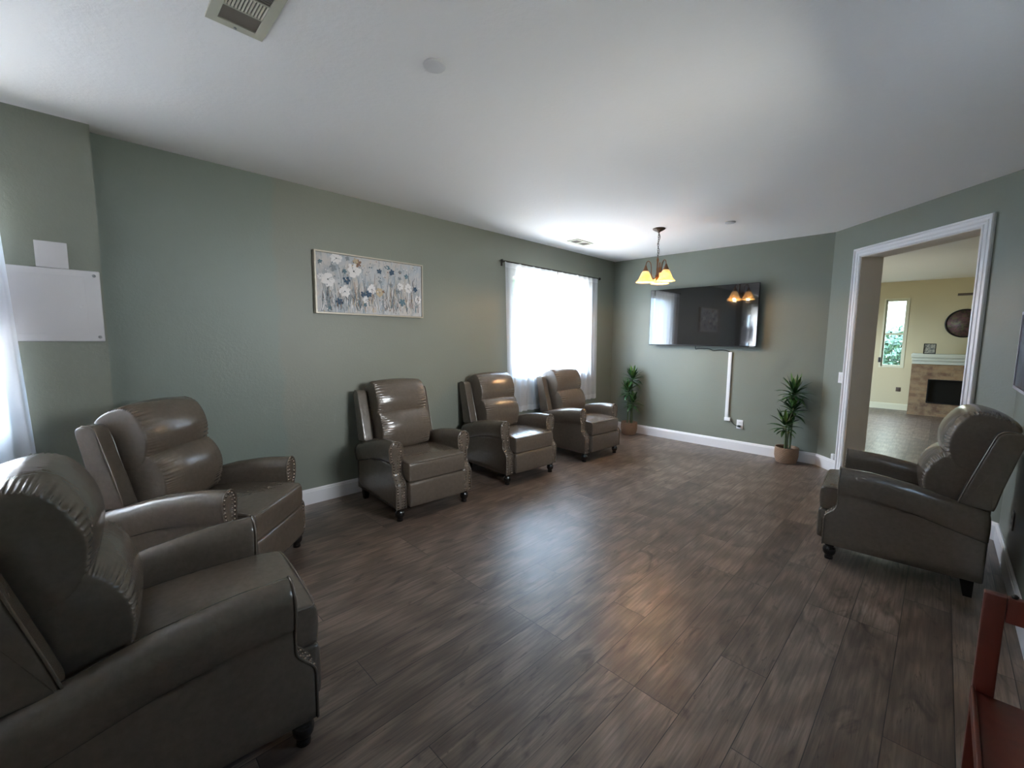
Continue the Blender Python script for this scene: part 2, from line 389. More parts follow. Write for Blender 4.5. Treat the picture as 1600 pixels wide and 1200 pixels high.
def spline(pts, n, closed=False):
    P = [Vector(p) for p in pts]; L = len(P); out = []
    segs = L if closed else L-1
    for k in range(n):
        t = k/(n if closed else n-1)*segs; i = min(int(t), segs-1); u = t-i
        g = (lambda j: P[j % L]) if closed else (lambda j: P[max(0, min(L-1, j))])
        a, b, c, d = g(i-1), g(i), g(i+1), g(i+2)
        out.append(0.5*((2*b)+(c-a)*u+(2*a-5*b+4*c-d)*u*u+(3*b-a-3*c+d)*u*u*u))
    return out

# ------------------------------------------------------------------ dimensions
XL, XB, YF, H = 3.794, 3.663, 6.082, 2.68
X1, PHI, XR = -0.959, 0.798, 0.395
XR0 = XR; YB = -1.75; T = 0.15
DV = Vector((math.cos(PHI), -math.sin(PHI), 0)); NV = Vector((math.sin(PHI), math.cos(PHI), 0))
SEND = (XR - X1)/DV.x; Y2 = YF + DV.y*SEND
def D(s, n, z):   # diagonal wall: s along it, n out of the room, z up
    p = Vector((X1, YF, 0)) + DV*s + NV*n; return (p.x, p.y, z)
YE = 0.115     # where the electrical chase ends
YL = 12.48     # far wall of the room beyond

# ------------------------------------------------------------------ floor and ceilings
struct(MB().box(-4.3, 3.8, YB-0.3, YL+0.3, -0.12, 0.0), 'floor', 'floor')
g = struct(MB().box(-30, 30, -25, 45, -0.5, -0.3), 'ground', 'ground')
dg = Vector(D(0, 0.22, 0)); dh = Vector(D(SEND, 0.1, 0))
struct(MB().prism([(-4.1, YB-0.1), (XR+0.15, YB-0.1), (XR+0.15, Y2+0.05), (D(SEND, .1, 0)[0], D(SEND, .1, 0)[1]), (D(0, .1, 0)[0], D(0, .1, 0)[1]), (X1, YF+0.12), (-4.1, YF+0.12)], H, H+0.2), 'ceiling', 'ceiling')
struct(MB().prism([(-2.75, YF+0.1), (X1+0.08, YF+0.1), (D(SEND, .12, 0)[0]+.1, D(SEND, .12, 0)[1]), (XR+0.16, 4.4), (3.7, 4.4), (3.7, YL+0.1), (-2.75, YL+0.1)], 2.75, 2.95), 'ceiling_lounge', 'ceiling')

# ------------------------------------------------------------------ walls
W1 = (3.80, 5.36, 0.95, 2.27)     # far window opening on the left wall: y0 y1 z0 z1
W2 = (-1.45, -0.38, 0.92, 2.2)    # near window opening
def wall_x(name, x0, x1, y0, y1, z0, z1, hole, mat):
    mb = MB()
    if hole:
        a, b, c, d = hole
        mb.box(x0, x1, y0, a, z0, z1); mb.box(x0, x1, b, y1, z0, z1)
        mb.box(x0, x1, a, b, z0, c); mb.box(x0, x1, a, b, d, z1)
    else: mb.box(x0, x1, y0, y1, z0, z1)
    return struct(mb, name, mat)
wall_x('wall_left', -XL-T, -XL, YE, YF+0.1, 0, H+.1, W1, 'wall_left')
wall_x('wall_left_chase', -XL-T, -XB, YB-0.1, YE, 0, H+.1, W2, 'wall')
struct(MB().box(-XL-T, X1+0.0, YF, YF+T, 0, H+.2), 'wall_far', 'wall')
# diagonal wall with the cased opening
S0, S1, DZ = 0.407, 1.573, 2.335
dw = MB()
for (a, b, c, d) in ((-0.06, S0, 0, 3.0), (S1, SEND+0.03, 0, 3.0), (S0, S1, DZ, 3.0)):
    dw.box(a, b, 0, 0.22, c, d, 0, D)
struct(dw, 'wall_diagonal', 'wall')
jm = MB()
jm.box(S0, S0+0.006, -0.002, 0.222, 0, DZ, 0, D); jm.box(S1-0.006, S1, -0.002, 0.222, 0, DZ, 0, D); jm.box(S0, S1, -0.002, 0.222, DZ-0.006, DZ, 0, D)
struct(jm, 'trim_jamb', 'jamb')
W_FILL = (1.8, 2.7, 1.45, 2.2)  # opening of the added window, lets in fill light
wall_x('wall_right', XR, XR+T, YB-0.1, Y2+0.02, 0, H+.2, W_FILL, 'wall')
struct(MB().box(-XL-T, XR+T, YB-T, YB, 0, H+.2), 'wall_back', 'bounce_white')  # out of view; made white to bounce light into the room
# room beyond
W3 = (-0.955, -0.605, 0.94, 2.37)
mb = MB(); a, b, c, d = W3
mb.box(-2.8, a, YL, YL+T, 0, 2.9); mb.box(b, 3.7, YL, YL+T, 0, 2.9); mb.box(a, b, YL, YL+T, 0, c); mb.box(a, b, YL, YL+T, d, 2.9)
struct(mb, 'wall_lounge_far', 'cream')
wall_x('wall_lounge_left', -2.6-T, -2.6, YF+T, YL+0.1, 0, 2.9, (8.9, 10.7, 0.5, 2.3), 'cream')
wall_x('wall_lounge_right', 3.5, 3.5+T, 4.4, YL+0.1, 0, 2.9, None, 'cream')
struct(MB().box(XR+T+.001, 3.55, 4.35, 4.5, 0, 2.9), 'wall_lounge_near', 'cream')
struct(MB().box(-2.65, X1+.1, YF+T+.001, YF+T+.03, 0, 2.9), 'wall_lounge_back', 'cream')

# ------------------------------------------------------------------ baseboards
BBH = 0.134
def base_run(name, p0, p1, nrm, mat='white', ext=0.0):
    p0, p1, nrm = Vector((*p0, 0)), Vector((*p1, 0)), Vector((*nrm, 0))
    prof = [(0, 0), (0.016, 0), (0.016, 0.108), (0.012, 0.116), (0.012, 0.124), (0.006, BBH), (0, BBH)]
    mb = MB(); n = len(prof); vs = []
    for p in (p0, p1): vs += [tuple(p + nrm*o + Vector((0, 0, z))) for o, z in prof]
    mb.add(vs, [list(range(n)), list(range(2*n-1, n-1, -1))] + [(i, (i+1) % n, n+(i+1) % n, n+i) for i in range(n)])
    return struct(mb, name, mat)
base_run('baseboard_left', (-XL, YE), (-XL, YF), (1, 0))
base_run('baseboard_left_chase', (-XB, YB), (-XB, YE), (1, 0))
base_run('baseboard_far', (-XL+.016, YF), (X1-.008, YF), (0, -1))
q0, q1 = D(0, 0, 0), D(0.312, 0, 0)
base_run('baseboard_diagonal', q0[:2], q1[:2], (-NV.x, -NV.y))
q0, q1 = D(1.662, 0, 0), D(SEND, 0, 0)
base_run('baseboard_diagonal_short', q0[:2], q1[:2], (-NV.x, -NV.y))
base_run('baseboard_right', (XR, YB), (XR, Y2), (-1, 0))
base_run('baseboard_back', (-XB, YB), (XR, YB), (0, 1))
base_run('baseboard_lounge', (-2.6, YL), (-0.43, YL), (0, -1), 'cream_trim')

# ------------------------------------------------------------------ fluted door casing
def casing():
    mb = MB(); wd = 0.09
    prof = [(0, 0), (0, 0.012), (0.010, 0.020), (0.018, 0.020), (0.022, 0.013), (0.034, 0.013), (0.038, 0.019), (0.050, 0.019), (0.054, 0.013), (0.066, 0.014), (0.072, 0.026), (0.084, 0.026), (0.09, 0.018), (0.09, 0)]
    # path around the opening, mitred
    path = [(S0, 0.0, -1, 0), (S0, DZ, -1, 1), (S1, DZ, 1, 1), (S1, 0.0, 1, 0)]
    rings = []
    for (s, z, ds, dz) in path: rings.append([D(s + ds*o, -h_, z + dz*o) for o, h_ in prof])
    n = len(prof); vs = sum(rings, [])
    fs = [(r*n+i, r*n+(i+1) % n, (r+1)*n+(i+1) % n, (r+1)*n+i) for r in range(3) for i in range(n)]
    fs += [list(range(n)), [3*n+i for i in range(n)][::-1]]
    mb.add(vs, fs); return mb
struct(casing(), 'trim_casing', 'white')

# ------------------------------------------------------------------ windows
def window_x(name, x_in, y0, y1, z0, z1, depth, mat='white', sgn=-1):
    root = empty(name, (0, 0, 0)); root['kind'] = 'structure'
    xo = x_in + sgn*depth; xa, xb = sorted((xo, xo - sgn*0.05)); fr = MB(); fw = 0.045
    fr.box(xa, xb, y0, y1, z0, z0+fw); fr.box(xa, xb, y0, y1, z1-fw, z1)
    fr.box(xa, xb, y0, y0+fw, z0+fw, z1-fw); fr.box(xa, xb, y1-fw, y1, z0+fw, z1-fw)
    ym = (y0+y1)/2; fr.box(xa, xb, ym-0.025, ym+0.025, z0+fw, z1-fw)
    fr.build('window_frame', mat, root)
    xm = (xa+xb)/2
    for (a, b) in ((y0+fw, ym-0.025), (ym+0.025, y1-fw)):
        MB().box(xm-0.003, xm+0.003, a, b, z0+fw, z1-fw).build('pane', 'glass', root)
    s0, s1 = sorted((x_in + sgn*0.10, x_in - sgn*0.02))
    MB().rbox(s0, s1, y0+0.001, y1-0.001, z0, z0+0.02, 0.004).build('window_sill', mat, root)
    return root
window_x('window_1', -XL, *W1, 0.12)
window_x('window_2', -XB, *W2, 0.20)
window_x('window_4', -2.6, 8.9, 10.7, 0.5, 2.3, 0.12, 'cream_trim')
# double-hung window of the room beyond
root = empty('window_3'); root['kind'] = 'structure'
a, b, c, d = W3; fr = MB(); fw = 0.03
fr.box(a, b, YL+.03, YL+.09, c, c+fw); fr.box(a, b, YL+.03, YL+.09, d-fw, d)
fr.box(a, a+fw, YL+.03, YL+.09, c+fw, d-fw); fr.box(b-fw, b, YL+.03, YL+.09, c+fw, d-fw); fr.box(a+fw, b-fw, YL+.025, YL+.08, 1.62, 1.66)
for (x0, x1, z0, z1) in ((a-.03, a, c-.03, d+.03), (b, b+.03, c-.03, d+.03), (a, b, d, d+.03), (a, b, c-.03, c)): fr.box(x0, x1, YL-.012, YL+.03, z0, z1)
fr.build('window_frame', 'cream_trim', root)
MB().box(a+fw, b-fw, YL+.05, YL+.056, c+fw, 1.62).build('pane', 'glass', root)
MB().box(a+fw, b-fw, YL+.05, YL+.056, 1.66, d-fw).build('pane', 'glass', root)
MB().rbox(a-.045, a+.0, YL-.035, YL-.0125, 1.02, 1.13, .004).build('sash_lock', 'black', root)

# window added on the right wall, outside the view, to balance the light
window_x('fill_window', XR, *W_FILL, 0.12, sgn=1)

# ------------------------------------------------------------------ curtains
def curtain(name, x, ya, yb, z0f, z1, folds, amp, flare0=0.0, flare1=0.0, seed=1, label='', nv=26, cloth='sheer'):
    rnd = random.Random(seed); nu = folds*9
    ph = [rnd.uniform(0, 6.28) for _ in range(6)]
    vs = []; fs = []
    for j in range(nv+1):
        t = j/nv
        for i in range(nu+1):
            u = i/nu
            z0 = z0f(u); z = z1 + (z0 - z1)*t
            y = ya + (yb-ya)*u + flare0*t*(1-u) + flare1*t*u
            a_ = amp*(0.45 + 0.75*t)
            xx = x + a_*math.sin(2*PI*folds*u + ph[0] + 0.8*math.sin(3*u+ph[1]) + 0.4*t) + 0.5*a_*math.sin(2*PI*folds*0.43*u + ph[2] - 0.6*t)
            y += 0.25*a_*math.sin(4*PI*folds*u+ph[3])
            if t < 0.03: xx = x + (xx-x)*0.6
            vs.append((xx, y, z))
    for j in range(nv):
        for i in range(nu): fs.append((j*(nu+1)+i, j*(nu+1)+i+1, (j+1)*(nu+1)+i+1, (j+1)*(nu+1)+i))
    root = empty(name, (0, 0, 0))
    tag(root, label, 'curtain')
    mb = MB(); mh = MB(); nh = 2
    mb.add(vs, [f for k, f in enumerate(fs) if 1 <= k//nu < nv-1-0], 0, True)
    mb.build('curtain_sheet', cloth, root, normals=False)
    MB().add(vs, [f for k, f in enumerate(fs) if k//nu >= nv-1], 0, True).build('hem', 'hem', root, normals=False)
    MB().add(vs, [f for k, f in enumerate(fs) if k//nu < 1], 0, True).build('rod_pocket', 'hem', root, normals=False)
    return root
curtain('sheer_curtain', -3.744, 3.60, 4.58, lambda u: 0.53, 2.365, 8, 0.017, 0.06, -0.02, 3, 'white sheer curtain panel on the side of the far window nearest the picture')
curtain('sheer_curtain', -3.744, 4.60, 5.545, lambda u: 0.55, 2.365, 8, 0.017, -0.03, 0.06, 5, 'white sheer curtain panel on the side of the far window nearest the television')
curtain('sheer_curtain', -3.57, -1.62, -0.28, lambda u: 0.42, 2.42, 11, 0.028, -0.03, 0.075, 9, 'white sheer curtain at the left edge, hanging beside the white wall cover', cloth='sheer_dense')
def rod(name, x, y0, y1, z, xw, label):
    root = empty(name); tag(root, label, 'curtain rod')
    MB().tube([(x, y0, z), (x, y1, z)], 0.008, 10).build('rod', 'rod', root)
    for yy, sg in ((y0, -1), (y1, 1)):
        m = MB(); m.tube([(x, yy, z), (x, yy+sg*.008, z), (x, yy+sg*.018, z), (x, yy+sg*.03, z), (x, yy+sg*.038, z)], [.009, .016, .02, .015, .003], 12)
        m.build('finial', 'rod', root)
        m = MB(); yb_ = yy - sg*0.02
        m.tube([(x, yb_, z-.004), (xw+.004, yb_, z-.012)], .005, 8); m.box(xw, xw+.005, yb_-.012, yb_+.012, z-.05, z+.015)
        m.build('bracket', 'rod', root)
rod('curtain_rod', -3.744, 3.575, 5.57, 2.362, -XL, 'thin dark curtain rod with round finials above the far window')
rod('curtain_rod', -3.57, -1.68, -0.34, 2.42, -XB, 'dark curtain rod above the near window beside the white wall cover')

# ------------------------------------------------------------------ recliner
def sweep(prof, hw, r, M_=24, N_=56, closed_spline=True, ripple=0.0, rip_n=18, dent=0.0, belly=0.0, seed=1, front=None, gusset=0.008, crown=None):
    """closed yz profile swept along x with rounded ends and a flat gusset; ripple gathers the seam"""
    rnd = random.Random(seed)
    P = spline([(0, y, z) for y, z in prof], N_, True) if closed_spline else [Vector((0, y, z)) for y, z in prof]
    N_ = len(P); cy = sum(p.y for p in P)/N_; cz = sum(p.z for p in P)/N_
    C = Vector((0, cy, cz)); mb = MB(); vs = []; xs = []
    end = [0, .25, .6, 1.0, 1.6, 2.4, 3.6, 5.2, 7.0]
    half = [hw - e*r for e in end if e*r < hw*.8]
    x = half[-1]; k = max(3, int(x/0.03)); half += [x*(1-i/k) for i in range(1, k)]
    xs = [-h for h in half] + [0] + half[::-1]
    ph = [rnd.uniform(0, 6.28) for _ in range(8)]
    nv = []
    for i in range(N_):
        t = P[(i+1) % N_] - P[i-1]; n_ = Vector((0, t.z, -t.y)); n_.normalize()
        if n_.dot(P[i]-C) < 0: n_ = -n_
        nv.append(n_)
    for x in xs:
        e = hw - abs(x); ins = r - math.sqrt(max(0, r*r - max(0, r-e)**2)) if e < r else 0
        sgn = -1 if x < 0 else 1
        for i in range(N_):
            p = P[i]; arc = i/N_; o = -ins
            o += belly*(1 - (abs(x)/hw)**2.6)
            if ripple:
                g_ = (e/.012 if e < .012 else math.exp(-(e-.012)/0.030))
                wv = math.sin(2*PI*rip_n*arc + 1.7*math.sin(2*PI*5*arc+ph[0]*sgn) + ph[1]*sgn)
                wv = (1-abs(wv))*1.6-.8; o += ripple*g_*wv*(0.6+0.4*math.sin(2*PI*3*arc+ph[2]+sgn))
            if dent: o += dent*(math.sin(9*x+ph[4]+6*arc*2)*math.sin(2*PI*2*arc+ph[5]) + 0.5*math.sin(23*x+ph[6]+14*arc))
            q = p + nv[i]*o
            vs.append((x, q.y, q.z))
    fs = []
    K = len(xs)
    for j in range(K-1):
        for i in range(N_): fs.append((j*N_+i, j*N_+(i+1) % N_, (j+1)*N_+(i+1) % N_, (j+1)*N_+i))
    # end gussets
    for side, j in ((-1, 0), (1, K-1)):
        base = [Vector(vs[j*N_+i]) for i in range(N_)]; prev = [j*N_+i for i in range(N_)]
        for s_, b_ in ((0.93, 0.0), (0.7, .5), (0.35, .9)):
            st = len(vs)
            for i in range(N_): q = C.copy(); q.x = base[i].x; q = q + (base[i]-q)*s_; q.x += side*gusset*b_; vs.append(tuple(q))
            for i in range(N_): fs.append((prev[i], prev[(i+1) % N_], st+(i+1) % N_, st+i))
            prev = [st+i for i in range(N_)]
        vs.append((base[0].x + side*gusset, cy, cz)); c_ = len(vs)-1
        for i in range(N_): fs.append((prev[i], prev[(i+1) % N_], c_))
    mb.add(vs, fs, 0, True); return mb

def arm_z(y):   # slope of the arm top
    pts = [(-.1, .636), (.09, .636), (.25, .632), (.45, .600), (.60, .556), (.78, .508)]
    for (a, za), (b, zb) in zip(pts, pts[1:]):
        if y <= b: t = (y-a)/(b-a); return za + (zb-za)*t
    return pts[-1][1]
def front_y(z):  # front edge of the arm panel, stepping forward below the seat
    if z <= .285: return 0.015
    if z >= .385: return 0.077
    t = (z-.285)/.10; t = t*t*(3-2*t); return 0.015 + 0.062*t
def arm_mesh(sg):
    rows = []   # (kind z, x_in, x_out); z relative: lower rows absolute, upper rows relative to top
    low = [.107, .112, .16, .21, .25, .28, .30, .315, .33, .345, .36, .375, .39, .42, .44]
    for k, z in enumerate(low): rows.append(('a', z, .275 if k else .281, .362 if k else .356))
    rows += [('t', -.172, .275, .364), ('t', -.165, .275, .372), ('t', -.15, .274, .378), ('t', -.12, .270, .383), ('t', -.09, .267, .386)]
    for k in range(0, 9):
        a = k/9*PI/2; w = .0595*math.cos(a); z = -.068 + .068*math.sin(a); rows.append(('t', z, .3265-w, .3265+w))
    rows.append(('t', 0.0, .3265-.002, .3265+.002))
    R_ = len(rows); ys = [0, .004, .012, .03, .08, .16, .24, .32, .40, .48, .56, .62, .68, .735, .745, .752]
    vs = []
    for j, t in enumerate(ys):
        inset = .007 if j == 0 else (.002 if j == 1 else (0 if j < len(ys)-2 else (.004 if j == len(ys)-2 else .014)))
        for kind, z, xi, xo in rows:
            if kind == 't':
                base_y = .077; y = base_y + t*(.752-base_y)/.752; zz = arm_z(y) + z - (inset if z > -.1 else 0)
            else:
                zz = z; y = front_y(zz) + t*(.752-front_y(zz))/.752
                zz = z if z > .12 else z
            vs.append((sg*(xi+min(inset, (xo-xi)/2)), y, zz)); vs.append((sg*(xo-min(inset, (xo-xi)/2)), y, zz))
    fs = []; S = 2*R_
    for j in range(len(ys)-1):
        for k in range(R_-1):
            for c in (0, 1):
                a = j*S+2*k+c; fs.append((a, a+2, a+2+S, a+S))
        fs.append((j*S, j*S+1, (j+1)*S+1, (j+1)*S)); t_ = 2*(R_-1); fs.append((j*S+t_, j*S+t_+1, (j+1)*S+t_+1, (j+1)*S+t_))
    for j in (0, len(ys)-1):
        for k in range(R_-1): a = j*S+2*k; fs.append((a, a+1, a+3, a+2))
    return MB().add(vs, fs, 0, True), rows
def arm_outline(rows, side, off=0.0):
    """points down one side of the front face"""
    out = []
    for kind, z, xi, xo in rows:
        zz = arm_z(.077)+z if kind == 't' else z
        y = .077 if kind == 't' else front_y(zz)
        x = xi if side == 0 else xo; out.append((x, y, zz))
    return out
def make_recliner():
    root = empty('recliner')
    L = 'leather'
    bf = MB(); bf.rbox(-.272, .272, .05, .735, .115, .34, .012); bf.rbox(-.35, .35, .715, .748, .11, .52, .012)
    bf.build('base_frame', L, root)
    for sg in (-1, 1):
        am, rows = arm_mesh(sg); a_ = am.build('arm', L, root)
        pi_, po_ = arm_outline(rows, 0), arm_outline(rows, 1)
        path = [(sg*x, y+.001, z) for x, y, z in pi_[:-1]] + [(sg*x, y+.001, z) for x, y, z in po_[:-1][::-1]]
        pp = MB().tube(path, .0045, 7, cap=True); pp.build('piping', L, a_)
        nm = MB()
        for side, inset, rad in ((0, .016, .0088), (1, -.016, .0088), (0, .038, .0060)):
            pts = arm_outline(rows, side)[1:]
            poly = []
            for (x, y, z) in pts:
                c = .3205 if z < .5 else .3265
                dx = inset
                xx = x + dx
                if z > .60: xx = x + (c-x)*min(1, abs(inset)/max(.001, abs(c-x))); z = z - .008
                poly.append(Vector((xx, y, z)))
            # even spacing
            acc = 0; step = .0225; nxt = .01
            for p, q in zip(poly, poly[1:]):
                seg = (q-p).length
                while nxt <= acc+seg and seg > 0:
                    t = (nxt-acc)/seg; c = p + (q-p)*t; nxt += step
                    if c.z > .632: continue
                    k = 6; vs = []
                    tan = (q-p).normalized(); nr = Vector((0, -tan.z, tan.y)) if abs(tan.x) < .9 else Vector((0, -1, 0))
                    nr = Vector((0, -abs(tan.z), (tan.y if tan.z > 0 else -tan.y)))
                    if nr.length < .1: nr = Vector((0, -1, 0))
                    nr.normalize(); ux = Vector((1, 0, 0)); uy = nr.cross(ux).normalized()
                    for rr, hh in ((1, 0), (.75, .5)):
                        for m_ in range(k): an = 2*PI*m_/k; vs.append(c + (ux*math.cos(an)+uy*math.sin(an))*rad*rr + nr*(hh*rad*.8+.0005))
                    vs.append(c + nr*(rad*.75))
                    vs = [(sg*v.x, v.y, v.z) for v in vs]
                    nm.add(vs, [(m_, (m_+1) % k, k+(m_+1) % k, k+m_) for m_ in range(k)] + [(k+m_, k+(m_+1) % k, 2*k) for m_ in range(k)], 0, True)
                acc += seg
        no = nm.build('nailhead_trim', 'nail', a_); no['label'] = 'rows of dark bronze nailheads'
    # seat cushion
    prof = [(-.012, .322), (-.020, .345), (-.024, .40), (-.022, .445), (-.012, .466), (.012, .474), (.12, .486), (.30, .484), (.48, .468), (.56, .45), (.58, .38), (.56, .325), (.30, .318), (.05, .318)]
    sc_ = sweep(prof, .268, .012, belly=.006, seed=3, N_=70, dent=.0012).build('seat_cushion', L, root)
    pth = [(-.267, .40, .464), (-.267, .16, .472), (-.267, .03, .470), (-.262, .0, .468), (-.245, -.014, .466), (-.18, -.019, .466), (0, -.022, .468), (.18, -.019, .466), (.245, -.014, .466), (.262, .0, .468), (.267, .03, .470), (.267, .16, .472), (.267, .40, .464)]
    MB().tube(spline(pth, 60), .0045, 7).build('piping', L, sc_)
    # footrest panel
    prof = [(-.010, .116), (-.024, .128), (-.029, .20), (-.028, .27), (-.024, .300), (-.012, .312), (.02, .312), (.038, .30), (.04, .20), (.038, .125), (.02, .114)]
    sweep(prof, .266, .012, belly=.003, seed=8, N_=48).build('footrest_panel', L, root)
    # backrest shell between and behind the wings
    prof = [(.62, .44), (.655, .60), (.70, .76), (.735, .90), (.765, .962), (.805, .968), (.838, .945), (.825, .86), (.79, .68), (.765, .52), (.75, .44)]
    sweep(prof, .252, .008, seed=4, N_=60).build('backrest', L, root)
    for sg in (-1, 1):
        prof = [(.622, .548), (.652, .66), (.69, .79), (.727, .915), (.742, .955), (.765, .973), (.805, .976), (.836, .962), (.843, .93), (.82, .82), (.785, .66), (.765, .545), (.748, .525), (.69, .530), (.635, .532)]
        wm = sweep(prof, .042, .009, seed=5, N_=60, M_=8, gusset=0.0)
        wm.v = [(x + sg*.302 , y, z) for x, y, z in wm.v]
        wo = wm.build('wing', L, root)
        fr = [(.622, .548), (.652, .66), (.69, .79), (.727, .915), (.742, .955), (.765, .973), (.805, .976)]
        pts = spline([(sg*.343, y-.002, z) for y, z in fr], 30)
        MB().tube(pts, .0042, 7).build('piping', L, wo)
    # lumbar pillow and headrest pillow
    prof = [(.585, .792), (.535, .770), (.492, .705), (.476, .630), (.486, .555), (.515, .487), (.60, .478), (.66, .52), (.69, .62), (.715, .73), (.68, .792)]
    sweep(prof, .240, .010, ripple=.0100, rip_n=25, dent=.0012, belly=.020, seed=11, N_=230, gusset=.004).build('lumbar_pillow', L, root)
    prof = [(.838, .968), (.80, 1.012), (.74, 1.040), (.68, 1.050), (.625, 1.025), (.580, .955), (.560, .875), (.570, .795), (.602, .735), (.655, .708), (.705, .725), (.735, .80), (.765, .89), (.80, .945)]
    sweep(prof, .244, .010, ripple=.0110, rip_n=29, dent=.0012, belly=.024, seed=21, N_=250, gusset=.004).build('headrest_pillow', L, root)
    for (x, y) in ((-.315, .055), (.315, .055)):
        MB().lathe([(.032, .112), (.034, .100), (.026, .094), (.024, .088), (.034, .078), (.037, .060), (.034, .042), (.024, .026), (.021, .022), (.024, .016), (.024, 0.0)][::-1], 20, c=(x, y, 0)).build('leg', 'black_lacquer', root)
    for (x, y) in ((-.31, .69), (.31, .69)):
        m = MB(); vs = [(x+a*sx, y+b*sx+(0 if z else .012), z) for z, sx in ((0, .018), (.112, .030)) for a, b in ((-1, -1), (1, -1), (1, 1), (-1, 1))]
        m.add(vs, [(0, 3, 2, 1), (4, 5, 6, 7), (0, 1, 5, 4), (1, 2, 6, 5), (2, 3, 7, 6), (3, 0, 4, 7)]).build('leg', 'black_lacquer', root)
    root['category'] = 'recliner'; root['group'] = 'taupe recliners around the room'
    return root
rec = make_recliner()
spots = [
 ((-1.82, 0.548), 175.8, 'large taupe recliner in the bottom left foreground, its side to the viewer'),
 ((-2.798, 0.783), 135.7, 'taupe recliner angled in the left corner below the white wall cover, behind the foreground one'),
 ((-2.88, 2.012), 87.6, 'taupe recliner against the green wall below the flower painting'),
 ((-2.908, 3.235), 87.4, 'middle taupe recliner of the wall row, at the near edge of the sheer curtains'),
 ((-2.855, 4.465), 88.0, 'farthest taupe recliner, in front of the curtained window next to a potted plant'),
 ((-0.511, 3.785), -85.9, 'taupe recliner on the right, back to the wall beside the wide doorway'),
]
for i, (p, deg, lab) in enumerate(spots):
    o = rec if i == 0 else copy_tree(rec)
    o.location = (p[0], p[1], 0); o.rotation_euler = (0, 0, math.radians(deg)); o['label'] = lab

# ------------------------------------------------------------------ television
tv = empty('television', (-2.38, YF, 1.78)); tag(tv, 'large flat black television mounted on the far green wall', 'television')
x0, x1, z0, z1 = -.725, .72, -.401, .398
MB().rbox(x0, x1, -.105, -.075, z0, z1, .004).build('bezel', 'bezel', tv)
MB().box(x0+.006, x1-.006, -.1068, -.104, z0+.014, z1-.006).build('screen', 'screen', tv)
MB().rbox(x0+.2, x1-.2, -.0745, -.045, z0+.05, z1-.2, .008).build('rear_housing', 'bezel', tv)
MB().box(-.2, .2, -.0445, -.0005, -.12, .15).build('wall_bracket', 'black', tv)
MB().box(x1-.075, x1-.02, -.108, -.1055, z0-.001, z0+.010).build('logo_strip', 'silver', tv)
rw = empty('cable_raceway', (-1.985, YF, 0)); tag(rw, 'white vertical cable raceway on the wall below the television', 'cable cover')
MB().rbox(-.021, .021, -.020, -.0005, .43, 1.305, .003).build('channel', 'white_plastic', rw)
MB().rbox(-.025, .052, -.024, -.0005, .385, .432, .004).build('elbow_cover', 'white_plastic', rw)
pts = spline([(-2.44, YF-.035, 1.372), (-2.438, YF-.03, 1.335), (-2.40, YF-.025, 1.345), (-2.27, YF-.02, 1.343), (-2.20, YF-.018, 1.318), (-2.12, YF-.018, 1.330), (-2.04, YF-.018, 1.325), (-1.99, YF-.014, 1.302)], 50)
tag(MB().tube(pts, .0055, 8).build('power_cord', 'cable'), 'dark cord running from under the television to the raceway top', 'cord')
cd = MB().tube(spline([(-1.938, YF-.014, .408), (-1.91, YF-.02, .375), (-1.87, YF-.03, .345), (-1.82, YF-.022, .335)], 24), .0045, 8)
cd.rbox(-1.838, -1.802, YF-.036, YF-.0095, .322, .348, .006); tag(cd.build('power_cord', 'cable'), 'short dark cord with plug between the raceway foot and the wall outlet', 'cord')

def plate_parts(root, T_, w_, h_, kind):
    MB().rbox(-w_/2, w_/2, 0.0005, .007, -h_/2, h_/2, .002, T=T_).build('cover_plate', 'white_plastic', root)
    if kind == 'outlet':
        for dz in (-.022, .022):
            f = MB().rbox(-.017, .017, .0072, .009, dz-.014, dz+.014, .001, T=T_); f.build('socket_face', 'white', root)
            MB().box(-.008, -.005, .0091, .0095, dz-.006, dz+.006, T=T_).build('slot', 'dark', root); MB().box(.005, .008, .0091, .0095, dz-.006, dz+.006, T=T_).build('slot', 'dark', root)
    else:
        for dx in ((-.012, .012) if kind == 'double' else (0,)): MB().rbox(dx-.009, dx+.009, .0072, .011, -.033, .033, .002, T=T_).build('rocker', 'white', root)
def on_far(cx, cz): return lambda a, n, c: (cx+a, YF-n, cz+c)
def on_diag(cs, cz): return lambda a, n, c: D(cs+a, -n, cz+c)
def on_right(cy, cz): return lambda a, n, c: (XR-n, cy-a, cz+c)
r_ = empty('wall_outlet'); plate_parts(r_, on_far(-1.817, .358), .078, .118, 'outlet'); tag(r_, 'white power outlet on the far wall beside the raceway foot', 'outlet')
r_ = empty('light_switch'); plate_parts(r_, on_diag(.272, 1.062), .062, .118, 'single'); tag(r_, 'white light switch plate left of the doorway casing', 'light switch')
r_ = empty('night_light'); T_ = on_diag(.285, .175)
MB().rbox(-.022, .022, .0005, .03, -.032, .032, .006, T=T_).build('housing', 'white_plastic', r_); MB().rbox(-.014, .014, .031, .034, -.005, .02, .001, T=T_).build('lens', 'white', r_)
tag(r_, 'small white plug-in box just above the baseboard beside the doorway', 'plug-in light')
r_ = empty('wall_outlet'); plate_parts(r_, on_right(4.02, .36), .072, .115, 'outlet'); tag(r_, 'white power outlet on the right wall behind the right recliner', 'outlet')

